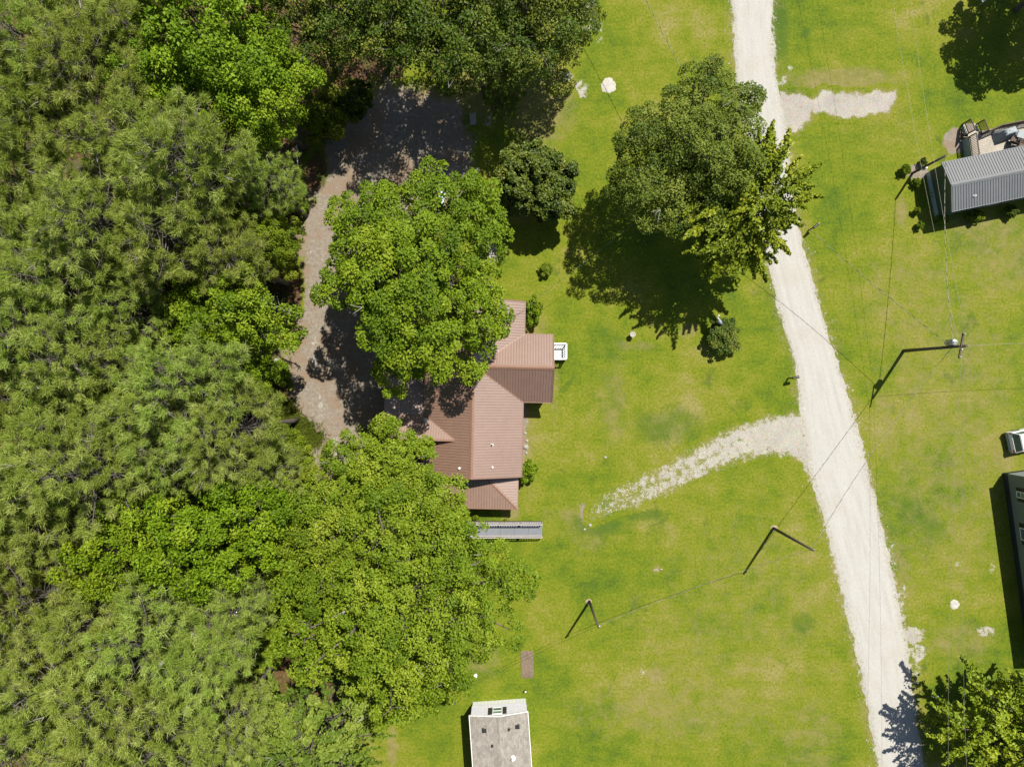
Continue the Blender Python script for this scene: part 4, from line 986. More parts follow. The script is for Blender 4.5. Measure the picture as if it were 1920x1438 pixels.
def mound(name, label, cat, px, py, rx, ry, h, m, seed, hole=0.0):
    c = P(px, py); n, k = 40, 9; mb = MB(); rg = np.random.default_rng(seed); ph = rg.uniform(0, 6, 5)
    vs = [(0, 0, h * (1 - hole))]
    for j in range(1, k + 1):
        f = j / k
        for i in range(n):
            a = 2 * PI * i / n; w = 1 + 0.06 * math.sin(3 * a + ph[0]) + 0.05 * math.sin(7 * a + ph[1]) + 0.035 * math.sin(13 * a + ph[2]) + 0.03 * math.sin(19 * a + ph[4])
            z = h * (1 - f ** 2) - h * hole * math.exp(-(f / 0.4) ** 2) + 0.15 * h * math.sin(5 * a + ph[3]) * f * (1 - f) + (0.003 if j < k else -0.01)
            vs.append((math.cos(a) * rx * S * w * f, math.sin(a) * ry * S * w * f, z))
    fs = [(0, 1 + i, 1 + (i + 1) % n) for i in range(n)]
    for j in range(k - 1):
        for i in range(n): fs.append((1 + j * n + i, 1 + (j + 1) * n + i, 1 + (j + 1) * n + (i + 1) % n, 1 + j * n + (i + 1) % n))
    mb.add(vs, fs); o = mb.build(name, m, None, True); o.location = c; tag(o, label, cat)
mound('sand_patch', 'round white sand patch on upper lawn', 'sand', 1141, 161, 14.5, 15, 0.06, M_SAND, 1)
mound('sand_mound', 'small ring of pale sand on right hand lawn', 'sand', 1790, 1133, 9, 9.5, 0.09, M_SAND, 2, 0.8)
mound('pole_dirt', 'pale dug dirt round foot of the pole beside lane', 'dirt', 1452, 990, 7, 6, 0.06, M_SOILP, 3)
mound('pole_dirt', 'pale dug dirt round foot of the lower lawn pole', 'dirt', 1104, 1128, 6, 6, 0.05, M_SOILP, 4)

def soil_bed():
    rg = np.random.default_rng(5); x0, x1, y0, y1 = P(977, 0).x, P(1001, 0).x, P(0, 1271).y, P(0, 1220).y
    nx, ny = 20, 40; X, Y = np.meshgrid(np.linspace(0, x1 - x0, nx), np.linspace(0, y1 - y0, ny))
    X = X - (Y / (y1 - y0)) * 0.06 + (vnoise(X * 7, Y * 7, 3) - .5) * 0.08; Y2 = Y + (vnoise(X * 7, Y * 7, 9) - .5) * 0.1
    Z = 0.01 + 0.07 * fbm(X * 5, Y * 5, 2) ; Z[0] = Z[-1] = -0.005; Z[:, 0] = Z[:, -1] = -0.005
    i = np.arange(nx * ny).reshape(ny, nx); Q = np.stack([i[:-1, :-1], i[:-1, 1:], i[1:, 1:], i[1:, :-1]], -1).reshape(-1, 4)
    o = link('soil_bed', np_mesh('soil_bed', np.stack([X, Y2, Z], -1).reshape(-1, 3), Q, M_SOIL)); o.location = (x0, y0, 0)
    tag(o, 'bare brown rectangular garden bed on the lower lawn', 'garden bed')
soil_bed()

def rock(px, py, r, label, seed, m=None, name='rock', cat='rock'):
    rg = np.random.default_rng(seed); n, k = 9, 6; mb = MB(); vs = [(0, 0, r * 0.75)]
    for j in range(1, k):
        for i in range(n):
            a, e = 2 * PI * i / n, PI * j / k; w = r * rg.uniform(0.8, 1.15)
            vs.append((math.cos(a) * math.sin(e) * w, math.sin(a) * math.sin(e) * w * 0.85, math.cos(e) * w * 0.7))
    fs = [(0, 1 + i, 1 + (i + 1) % n) for i in range(n)]
    for j in range(k - 2):
        for i in range(n): fs.append((1 + j * n + i, 1 + (j + 1) * n + i, 1 + (j + 1) * n + (i + 1) % n, 1 + j * n + (i + 1) % n))
    fs.append(tuple(1 + (k - 2) * n + i for i in range(n))[::-1])
    mb.add(vs, fs); o = mb.build(name, m or M_STONE, None); o.location = P(px, py) + Vector((0, 0, r * 0.3)); tag(o, label, cat)
rock(986, 838, 0.24, 'largest pale rock along the east wall of brown house', 1)
rock(988, 826, 0.14, 'pale rock just above the largest one by the house wall', 2)
rock(985, 812, 0.13, 'pale rock by the house wall, uppermost of the row', 3)
rock(987, 849, 0.12, 'pale rock by the house wall, lowest of the row', 4)
rock(1135, 857, 0.13, 'lone pale stone on the lawn above the gravel drive', 5)
rock(1096, 992, 0.13, 'pale stone at the left tip of gravel drive, lower one', 6)
rock(1106, 984, 0.16, 'pale stone at the left tip of gravel drive, upper one', 7)
rock(543, 432, 0.22, 'pale rubble lump at wood edge above the dead branch', 8)
rock(548, 440, 0.15, 'small rubble lump at the wood edge beside the larger one', 9)
rock(519, 676, 0.26, 'pale rubble lump at the wood edge near lower drive', 10)
rock(526, 682, 0.2, 'second rubble lump at wood edge near lower drive', 11)
rock(637, 848, 0.17, 'white stone at lower end of dirt drive', 12)
rock(1240, 1067, 0.10, 'small pale stone in a bare spot of lower lawn', 13)

def bucket(px, py, label, m, r=0.16, h=0.32):
    t = thing('bucket', label, 'bucket', P(px, py)); mb = MB(); mb.lathe([(r * .8, 0), (r, h), (r * 0.92, h), (r * 0.74, 0.03)], (0, 0, 0), 16); mb.build('pail', m, t, True)
    mb = MB(); mb.tube([(math.cos(a) * r, 0.02, h * 0.9 + 0.1 * math.sin(a)) for a in np.linspace(0, PI, 9)], 0.008, 5); mb.build('handle', M_STEEL, t)
bucket(892, 1264, 'white bucket on lawn above the grey trailer', M_WHITE)
def pipe_stub(px, py, label, h, r=0.06):
    mb = MB(); mb.lathe([(r, -0.1), (r, h), (r * 1.3, h), (r * 1.3, h + 0.06), (r * .5, h + 0.08)], (0, 0, 0), 12); o = mb.build('cleanout_pipe', M_WHITE, None, True); o.location = P(px, py); tag(o, label, 'pipe')
pipe_stub(985, 1292, 'white capped pipe standing by the trailer corner', 0.45)
def meter_pedestal():
    t = thing('meter_pedestal', 'white electric meter pedestal at edge of trees by grey trailer', 'meter', P(856, 1299))
    mb = MB(); mb.box(-0.06, -0.06, -0.1, 0.06, 0.06, 2.05); mb.build('post', M_POLE, t)
    mb = MB(); mb.box(-0.15, -0.20, 0.7, 0.15, -0.062, 1.35); bx_ = mb.build('box', M_WHITE, t, bevel=0.02)
    mb = MB(); mb.tube([(0, -0.2, 1.15), (0, -0.28, 1.15)], 0.09, 14); mb.build('meter_glass', M_GLASS, bx_)
meter_pedestal()

def white_pole():
    a, b = P(560, 265), P(563, 342); t = thing('metal_pipe', 'long white metal pipe rail along the wood edge', 'pipe', a)
    v = b - a; mb = MB(); mb.tube([Vector((0, 0, 0.55)), v + Vector((0, 0, 0.55))], 0.045, 10); mb.build('rail', M_WHITE, t, True)
    for f in (0.12, 0.88):
        mb = MB(); mb.tube([v * f + Vector((0, 0, -0.1)), v * f + Vector((0, 0, 0.53))], 0.03, 8); mb.build('post', M_STEEL, t)
white_pole()

def canoe():
    o = P(829, 352); t = thing('canoe', 'slim pale blue canoe lying in yard shade under the shade tree', 'canoe', o, R(92))
    n, k = 17, 9; mb = MB()
    for i in range(n):
        f = i / (n - 1) * 2 - 1; w = 0.33 * (1 - abs(f) ** 2.4) + 0.012; d = 0.30 * (1 - abs(f) ** 4) + 0.02
        for j in range(k):
            a = PI * j / (k - 1); mb.v.append((f * 1.55, math.cos(a) * w, 0.36 - math.sin(a) * d + 0.12 * abs(f) ** 3))
    for i in range(n - 1):
        for j in range(k - 1): mb.f.append((i * k + j, i * k + j + 1, (i + 1) * k + j + 1, (i + 1) * k + j))
    h = mb.build('hull', M_BLUE, t, True); sm = h.modifiers.new('solid', 'SOLIDIFY'); sm.thickness = 0.025
    for s in (-1, 1):
        mb = MB(); mb.tube([(f * 1.55, s * (0.33 * (1 - abs(f) ** 2.4) + 0.012), 0.37 + 0.12 * abs(f) ** 3) for f in np.linspace(-1, 1, 17)], 0.022, 6); mb.build('gunwale', M_WHITE, t)
    for x in (-0.6, 0.55):
        mb = MB(); mb.box(x - 0.1, -0.28, 0.27, x + 0.1, 0.28, 0.295); mb.build('seat', M_WHITE, t)
canoe()

# ------------------------------------------------------------------ foliage
def leaf_material(name, dark, mid, light, rough=0.55, trans=0.28, spec=0.25, hv=0.10):
    m, g = newmat(name)
    t = g.attr('tint'); rnd = g.node('ShaderNodeObjectInfo').outputs['Random']
    col = g.ramp(t, [(0.0, dark), (0.5, mid), (1.0, light)])
    hsv = g.node('ShaderNodeHueSaturation', None, Hue=g.math('ADD', 0.5 - hv * 0.12, g.math('MULTIPLY', rnd, hv * 0.24)),
                 Value=g.math('ADD', 1 - hv, g.math('MULTIPLY', rnd, 2 * hv)), Color=col).outputs[0]
    d = g.pbr(leaf=True, Base_Color=hsv, Roughness=rough, Specular_IOR_Level=spec)
    tr = g.node('ShaderNodeBsdfTranslucent', None, Color=g.mix(0.35, hsv, (0.25, 0.32, 0.02), 'MIX')).outputs[0]
    mx = g.node('ShaderNodeMixShader'); g.put(mx.inputs[0], trans); g.put(mx.inputs[1], d); g.put(mx.inputs[2], tr)
    g.out(mx.outputs[0])
    return m

M_MAPLE = leaf_material('leaf_bright_green', (0.088, 0.158, 0.005), (0.168, 0.268, 0.008), (0.265, 0.350, 0.020), trans=0.35, hv=0.05)
M_LIME = leaf_material('leaf_yellow_green', (0.084, 0.150, 0.004), (0.165, 0.250, 0.006), (0.260, 0.325, 0.016), trans=0.33, hv=0.05)
M_OAK = leaf_material('leaf_mid_green', (0.088, 0.150, 0.006), (0.170, 0.246, 0.010), (0.270, 0.328, 0.026), trans=0.35, hv=0.07)
M_OLIVE = leaf_material('leaf_olive_green', (0.066, 0.112, 0.012), (0.130, 0.188, 0.018), (0.220, 0.268, 0.040))
M_DARK = leaf_material('leaf_dark_shaded_green', (0.036, 0.072, 0.006), (0.078, 0.125, 0.009), (0.190, 0.212, 0.028), rough=0.5)  # top trees' shaded side put into the colour; light end paints lit leaves
M_MAGN = leaf_material('leaf_glossy_dark', (0.034, 0.064, 0.004), (0.076, 0.116, 0.008), (0.175, 0.196, 0.024), rough=0.48, trans=0.15, spec=0.3)
M_PINE = leaf_material('pine_needles', (0.180, 0.245, 0.032), (0.300, 0.382, 0.064), (0.420, 0.480, 0.140), rough=0.6, trans=0.42, spec=0.2, hv=0.09)
M_CEDAR = leaf_material('cedar_sprays', (0.084, 0.140, 0.005), (0.190, 0.262, 0.010), (0.320, 0.365, 0.026), rough=0.5, trans=0.25)
M_WEED = leaf_material('weed_blades', (0.070, 0.112, 0.009), (0.130, 0.172, 0.016), (0.215, 0.230, 0.05), trans=0.25)
M_BARK = pm('bark', (0.135, 0.115, 0.095), 0.9, 0.4, 5, bump=0.5, stretch=(1, 1, 0.3))
M_PBARK = pm('pine_bark', (0.12, 0.105, 0.09), 0.9, 0.4, 6, bump=0.5, stretch=(1, 1, 0.3))
M_DEAD = pm('dead_wood', (0.36, 0.335, 0.30), 0.85, 0.25, 6, bump=0.3)

def unit(a): return a / (np.linalg.norm(a, axis=-1, keepdims=True) + 1e-9)

def leaf_cards(c, nrm, along, L, W, tint, fold=0.25):
    """one small folded, pointed leaf (two triangles) at each centre"""
    n = len(c); nrm = unit(nrm); t = unit(along - nrm * (along * nrm).sum(1, keepdims=True)); b = np.cross(nrm, t)
    L, W = L[:, None], W[:, None]
    V = np.stack([c - t * L / 2, c + b * W / 2 + nrm * W * fold, c + t * L / 2 - nrm * L * 0.12, c - b * W / 2 + nrm * W * fold], 1).reshape(-1, 3)
    k = np.arange(n)[:, None] * 4
    T = np.concatenate([k + [[0, 1, 2]], k + [[0, 2, 3]]], 0)
    return V, T, np.repeat(tint, 4)

def cat_meshes(parts):
    V, T, A, o = [], [], [], 0
    for v, t, a in parts:
        V.append(v); T.append(t + o); A.append(a); o += len(v)
    return np.concatenate(V), np.concatenate(T), np.concatenate(A)

def crown_broad(seed, Rr, zc, hz, nl, n_clump, leaf_n, leaf=0.26, clump=0.62, style='round', flat=0.0, up=0.6, gap=1.68, low=-0.55):
    """broadleaf crown: lobes on limbs, leaf clumps on lobes, leaves in clumps"""
    rg = np.random.default_rng(seed); ga = PI * (3 - 5 ** 0.5)
    lob = []
    nl = int(nl * 1.7)
    for i in range(nl):
        az = i * ga + rg.uniform(-0.35, 0.35); el = math.asin(np.clip(-0.35 + 1.3 * ((i * 0.618) % 1.0) + rg.uniform(-0.12, 0.12), -0.45, 0.97))
        k = rg.uniform(0.42, 0.80)
        lob.append((math.cos(az) * math.cos(el) * Rr * k, math.sin(az) * math.cos(el) * Rr * k, zc + math.sin(el) * hz * k, max(Rr * (1.05 - k) * rg.uniform(0.5, 0.9), 0.14 * Rr)))
    ph = rg.uniform(0, 2 * PI, 4)
    wav = lambda a: 1 + 0.10 * math.sin(2 * a + ph[0]) + 0.08 * math.sin(3 * a + ph[1]) + 0.07 * math.sin(5 * a + ph[2])
    lob = [(x * wav(math.atan2(y, x)), y * wav(math.atan2(y, x)), z, r) for x, y, z, r in lob]
    for i in range(int(nl * 0.7)):      # single limbs that stick out of the outline
        az = rg.uniform(0, 2 * PI); el = rg.uniform(-0.35, 0.6); k = rg.uniform(0.80, 1.03) * wav(az)
        lob.append((math.cos(az) * math.cos(el) * Rr * k, math.sin(az) * math.cos(el) * Rr * k, zc + math.sin(el) * hz * k, Rr * rg.uniform(0.10, 0.17)))
    lob.append((rg.uniform(-.1, .1) * Rr, rg.uniform(-.1, .1) * Rr, zc + hz * 0.5, Rr * 0.34))
    lob = np.array(lob); sc = np.array([1, 1, hz / Rr])
    w = lob[:, 3] ** 2; w /= w.sum()
    cen, dirs = np.zeros((0, 3)), []
    lt = rg.normal(0, 0.13, len(lob)); lti = []
    tries = 0
    while len(cen) < n_clump and tries < n_clump * 14:
        tries += 1
        li = rg.choice(len(lob), p=w); l = lob[li]; d = rg.normal(size=3); d[2] = d[2] * 0.8 + 0.4; d /= np.linalg.norm(d)
        p = l[:3] + d * sc * l[3] * rg.uniform(0.55, 1.3)
        if p[2] < zc + hz * low: continue
        q = np.linalg.norm((p - lob[:, :3]) / sc, axis=1) / lob[:, 3]
        if (q < 0.72).any() and rg.random() < 0.93: continue
        if len(cen) and ((cen - p) ** 2).sum(1).min() < (clump * gap) ** 2: continue
        cen = np.vstack([cen, p]); lti.append(lt[li]); dirs.append(unit(d + 0.5 * unit((p - np.array([0, 0, zc])) / sc)))
    dirs = np.array(dirs); n = len(cen)
    cr = clump * rg.uniform(0.6, 1.35, n); ct = rg.normal(0.5, 0.16, n) + np.array(lti)
    cnt = np.maximum(8, (3.2 * leaf_n * (cr / clump) ** 2 * rg.uniform(0.7, 1.3, n))).astype(int)
    ci = np.repeat(np.arange(n), cnt); m = len(ci)
    u = rg.normal(size=(m, 3)); u = unit(u) * (rg.random(m) ** 0.45)[:, None]
    d = dirs[ci]
    if style == 'spray':
        hor = d.copy(); hor[:, 2] *= 0.3; hor = unit(hor); side = np.cross(hor, [0, 0, 1.0])
        a = rg.random(m) * 1.9 - 0.55; b = rg.normal(size=m) * 0.30 * (1.15 - np.clip(a, 0, 1)); cc = rg.normal(size=m) * 0.16
        off = hor * (a * 1.35)[:, None] + side * b[:, None] + np.array([0, 0, 1.0]) * (cc - 0.10 * a ** 2)[:, None]
        pos = cen[ci] + off * cr[ci][:, None]
        along = hor + side * (np.sign(b) * 0.7)[:, None] + rg.normal(size=(m, 3)) * 0.3
    else:
        # flattened rosettes facing outward and up
        dn = unit(d * 0.6 + np.array([0, 0, 0.6]))
        u = u - dn * (u * dn).sum(1, keepdims=True) * 0.5
        r2 = (u ** 2).sum(1, keepdims=True)
        pos = cen[ci] + (u - dn * r2 * 0.55) * cr[ci][:, None] * 1.12
        along = unit(u) + rg.normal(size=(m, 3)) * 0.45
    nrm = d * 0.30 + np.array([0, 0, up]) + rg.normal(size=(m, 3)) * 0.50
    L = leaf * rg.uniform(0.7, 1.35, m); tint = np.clip(ct[ci] + rg.normal(0, 0.16, m), 0, 1)
    parts = [leaf_cards(pos, nrm, along, L, L * rg.uniform(0.5, 0.75, m), tint)]
    # sparse inner and underside leaves, crown shade painted in as darker tint
    k = int(m * 0.04); q = rg.normal(size=(k, 3)); q = unit(q) * (rg.random(k) ** 0.4 * 0.8)[:, None] * np.array([Rr, Rr, hz]) * 0.95 + [0, 0, zc]
    parts.append(leaf_cards(q, rg.normal(size=(k, 3)) + [0, 0, 1], rg.normal(size=(k, 3)), leaf * rg.uniform(0.7, 1.3, k), leaf * 0.6 * np.ones(k), np.clip(rg.normal(0.35, 0.15, k), 0, 1)))
    return cat_meshes(parts), lob

def trunk_broad(seed, lob, zc, hz, r0, twigs=26, Rr=5):
    rg = random.Random(seed); mb = MB(); zb = max(1.2, (zc - hz) * 0.9)
    top = Vector((rg.uniform(-.3, .3), rg.uniform(-.3, .3), zc + hz * 0.45))
    pts = [Vector((0, 0, -0.15)), Vector((rg.uniform(-.05, .05), rg.uniform(-.05, .05), 0.4)), Vector((rg.uniform(-.1, .1), rg.uniform(-.1, .1), zb)), Vector((top.x * .6, top.y * .6, (zb + top.z) / 2)), top]
    mb.tube(pts, [r0 * 1.5, r0 * 1.05, r0 * 0.85, r0 * 0.5, r0 * 0.12], 9)
    for x, y, z, r in lob:
        s = pts[2].lerp(pts[3], rg.uniform(0.0, 0.8)); e = Vector((x, y, z)); mid = s.lerp(e, 0.5) + Vector((rg.uniform(-.3, .3), rg.uniform(-.3, .3), 0.12 * (e - s).length))
        mb.tube([s, mid, e], [r0 * 0.42, r0 * 0.26, r0 * 0.10], 6)
        for _ in range(max(3, twigs // len(lob))):
            d = Vector((rg.gauss(0, 1), rg.gauss(0, 1), rg.gauss(0.5, 0.8))).normalized(); b = mid.lerp(e, rg.uniform(0.2, 1))
            mb.tube([b, b + d * r * 0.5 + Vector((0, 0, .1)), b + d * r * 0.98], [r0 * 0.10, r0 * 0.06, 0.012], 5)
    return mb

def pine_meshes(seed, h, Rr, whorls=17, needles=150):
    rg = np.random.default_rng(seed); rr = random.Random(seed); mb = MB()
    lean = [rr.uniform(-.5, .5), rr.uniform(-.5, .5)]
    def ax(z): return Vector((lean[0] * (z / h) ** 2 + 0.12 * math.sin(z * 0.5), lean[1] * (z / h) ** 2 + 0.1 * math.cos(z * 0.45) - 0.1, z))
    mb.tube([ax(z) if z > 0 else Vector((0, 0, -0.15)) for z in np.linspace(0, h - 0.2, 10)], [0.25 * (1 - 0.93 * i / 9) + 0.012 for i in range(10)], 9)
    cen, outd = [], []
    z0 = h * rr.uniform(0.50, 0.56)
    for i in range(whorls):
        f = (i + rr.uniform(-.25, .25)) / (whorls - 1); z = z0 + (h - z0 - 0.3) * min(max(f, 0), 1)
        prof = (0.72 + 0.5 * f) if f < 0.4 else 0.92 * (1 - ((f - 0.4) / 0.62) ** 1.7) + 0.12
        for j in range(rr.choice((4, 5, 5, 6))):
            az = 2 * PI * (j + rr.random() * 0.8) / 5 + i * 2.4
            Lb = Rr * prof * rr.uniform(0.6, 1.12); b = ax(z); o = Vector((math.cos(az), math.sin(az), 0))
            rise = rr.uniform(0.0, 0.35) + 0.4 * f
            tip = b + o * Lb + Vector((0, 0, Lb * rise)); mid = b + o * Lb * 0.5 + Vector((0, 0, Lb * rise * 0.3))
            r0 = 0.014 + 0.009 * Lb
            mb.tube([b, mid, tip], [r0, r0 * 0.65, 0.012], 5)
            s = Vector((-o.y, o.x, 0))
            n = max(3, int(Lb * 4.2))
            for k in range(n):
                t = 0.36 + 0.64 * (k + 1) / n
                q = mid.lerp(tip, t * 2 - 1) if t > 0.5 else b.lerp(mid, t * 2)
                side = (1 if k % 2 else -1) * rr.uniform(0.15, 0.75) * (1.2 - t) * Lb * 0.62 + rr.uniform(-.15, .15)
                e = q + s * side + o * abs(side) * 0.5 + Vector((0, 0, rr.uniform(0.0, 0.35)))
                if abs(side) > 0.3: mb.tube([q, e], [0.014, 0.009], 4, False)
                cen.append(e); outd.append(o + s * (0.6 if side > 0 else -0.6) + Vector((0, 0, 0.9)))
            cen.append(tip + Vector((0, 0, 0.1))); outd.append(o + Vector((0, 0, 0.9)))
        if rr.random() < 0.5:
            az = rr.uniform(0, 2 * PI); zz = rr.uniform(z0 * 0.5, z0); b = ax(zz); o = Vector((math.cos(az), math.sin(az), rr.uniform(-.2, .3)))
            mb.tube([b, b + o * rr.uniform(.6, 1.8)], [0.03, 0.008], 5)
    keep = []
    for q in rr.sample(range(len(cen)), len(cen)):
        if all((cen[q] - cen[k]).length > 0.68 for k in keep): keep.append(q)
    cen = [cen[q] for q in keep]; outd = [outd[q] for q in keep]
    cen = np.array([tuple(c) for c in cen]); outd = unit(np.array([tuple(c) for c in outd])); n = len(cen)
    cnt = (needles * rg.uniform(0.6, 1.5, n)).astype(int); ci = np.repeat(np.arange(n), cnt); m = len(ci)
    pr = rg.uniform(0.9, 1.55, n)
    d = unit(outd[ci] * 0.55 + np.array([0, 0, 0.25]) + rg.normal(size=(m, 3)) * 0.6)
    base = cen[ci] + unit(rg.normal(size=(m, 3))) * (rg.random(m) ** 0.5 * 0.24 * pr[ci])[:, None] * [1, 1, 0.6] - outd[ci] * 0.1
    L = rg.uniform(0.22, 0.38, m) * pr[ci]; w = rg.uniform(0.030, 0.050, m)
    s = unit(np.cross(d, rg.normal(size=(m, 3))))
    V = np.stack([base - s * w[:, None] / 2, base + s * w[:, None] / 2, base + d * L[:, None] + s * (rg.normal(size=m) * 0.03)[:, None]], 1).reshape(-1, 3)
    T = np.arange(3 * m).reshape(-1, 3)
    tint = np.clip(rg.normal(0.5, 0.16, n)[ci] + rg.normal(0, 0.15, m), 0, 1)
    return (V, T, np.repeat(tint, 3)), mb

class Variant:
    def __init__(self, crown, trunk, leafm, barkm, name):
        self.crown = np_mesh(name + '_crown', crown[0], crown[1], leafm, {'tint': crown[2]})
        self.trunk = trunk.mesh(name + '_trunk', barkm, True)
        # a few pale dead twigs that poke out of the leaves
        rr = random.Random(len(crown[0])); mb = MB(); n = len(crown[0]); ctr = Vector(crown[0].mean(0).tolist()); ext = float(np.ptp(crown[0][:, 0]))
        if ext > 5:
            for _ in range(int(ext * 1.1)):
                p = Vector(crown[0][rr.randrange(n)].tolist())
                if p.z < ctr.z: continue
                d = ((p - ctr).normalized() + Vector((rr.gauss(0, .4), rr.gauss(0, .4), 0.25))).normalized(); b = p - d * 0.5
                for k in range(rr.choice((1, 2, 3))):
                    e = b + (d + Vector((rr.gauss(0, .45), rr.gauss(0, .45), rr.gauss(0, .3)))).normalized() * rr.uniform(0.6, 1.15)
                    mb.tube([b, b.lerp(e, .5) + Vector((rr.gauss(0, .05), rr.gauss(0, .05), 0.03)), e], [0.024, 0.018, 0.007], 4)
        self.twigs = mb.mesh(name + '_twigs', M_DEAD) if mb.v else None

def broad_variant(name, seed, Rr, zc, hz, nl, n_clump, leaf_n, leafm, r0=0.22, barkm=None, **kw):
    if 'leaf' not in kw: kw['leaf'] = 0.19
    n_clump = int(n_clump * 0.9)
    (c, lob) = crown_broad(seed, Rr, zc, hz, nl, n_clump, leaf_n, **kw)
    return Variant(c, trunk_broad(seed, lob, zc, hz, r0, Rr=Rr), leafm, barkm or M_BARK, name)

def plant(name, var, loc, rz, scale, label, cat, group=None, tilt=(0, 0)):
    t = thing(name, label, cat, (loc[0], loc[1], 0), rz, group); t.scale = scale if isinstance(scale, tuple) else (scale,) * 3
    t.rotation_euler = (tilt[0], tilt[1], rz)
    link('trunk', var.trunk, t); link('crown', var.crown, t)
    if var.twigs: link('dead_twigs', var.twigs, t)['kind'] = 'stuff'
    return t

# pines of the wood: apparent crown centre in the photo, height of the crown's middle
PV = []
for i, (h, rr_) in enumerate(((18.5, 3.9), (17.5, 3.5), (19.0, 4.2), (17.0, 3.3), (18.0, 4.0))):
    c, t = pine_meshes(40 + i, h, rr_); PV.append(Variant(c, t, M_PINE, M_PBARK, 'pine_%d' % i))
BV = [broad_variant('maple_a', 11, 4.6, 8.4, 4.4, 10, 400, 58, M_MAPLE), broad_variant('maple_b', 12, 4.3, 8.0, 4.2, 9, 360, 58, M_MAPLE),
      broad_variant('lime_a', 13, 4.6, 8.6, 4.2, 10, 380, 60, M_LIME), broad_variant('oak_a', 14, 4.8, 9.0, 4.2, 11, 400, 56, M_OAK, clump=0.7),
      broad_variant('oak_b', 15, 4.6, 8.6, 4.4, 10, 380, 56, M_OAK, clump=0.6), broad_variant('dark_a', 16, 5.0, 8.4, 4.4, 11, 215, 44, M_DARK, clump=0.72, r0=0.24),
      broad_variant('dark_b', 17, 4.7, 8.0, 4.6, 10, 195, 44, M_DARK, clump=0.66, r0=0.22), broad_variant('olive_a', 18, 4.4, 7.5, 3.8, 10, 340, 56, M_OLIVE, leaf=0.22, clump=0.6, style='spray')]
SV = [broad_variant('shrub_a', 31, 1.5, 1.3, 1.15, 7, 110, 46, M_MAPLE, r0=0.06, leaf=0.2, clump=0.36, low=-0.9, gap=1.4), broad_variant('shrub_b', 32, 1.5, 1.3, 1.2, 7, 110, 46, M_OAK, r0=0.06, leaf=0.18, clump=0.34, low=-0.9, gap=1.4),
      broad_variant('shrub_c', 33, 1.5, 1.25, 1.1, 6, 100, 46, M_DARK, r0=0.06, leaf=0.17, clump=0.32, low=-0.9, gap=1.4), broad_variant('shrub_d', 34, 1.5, 1.3, 1.1, 6, 100, 46, M_LIME, r0=0.06, leaf=0.18, clump=0.34, low=-0.9, gap=1.4)]

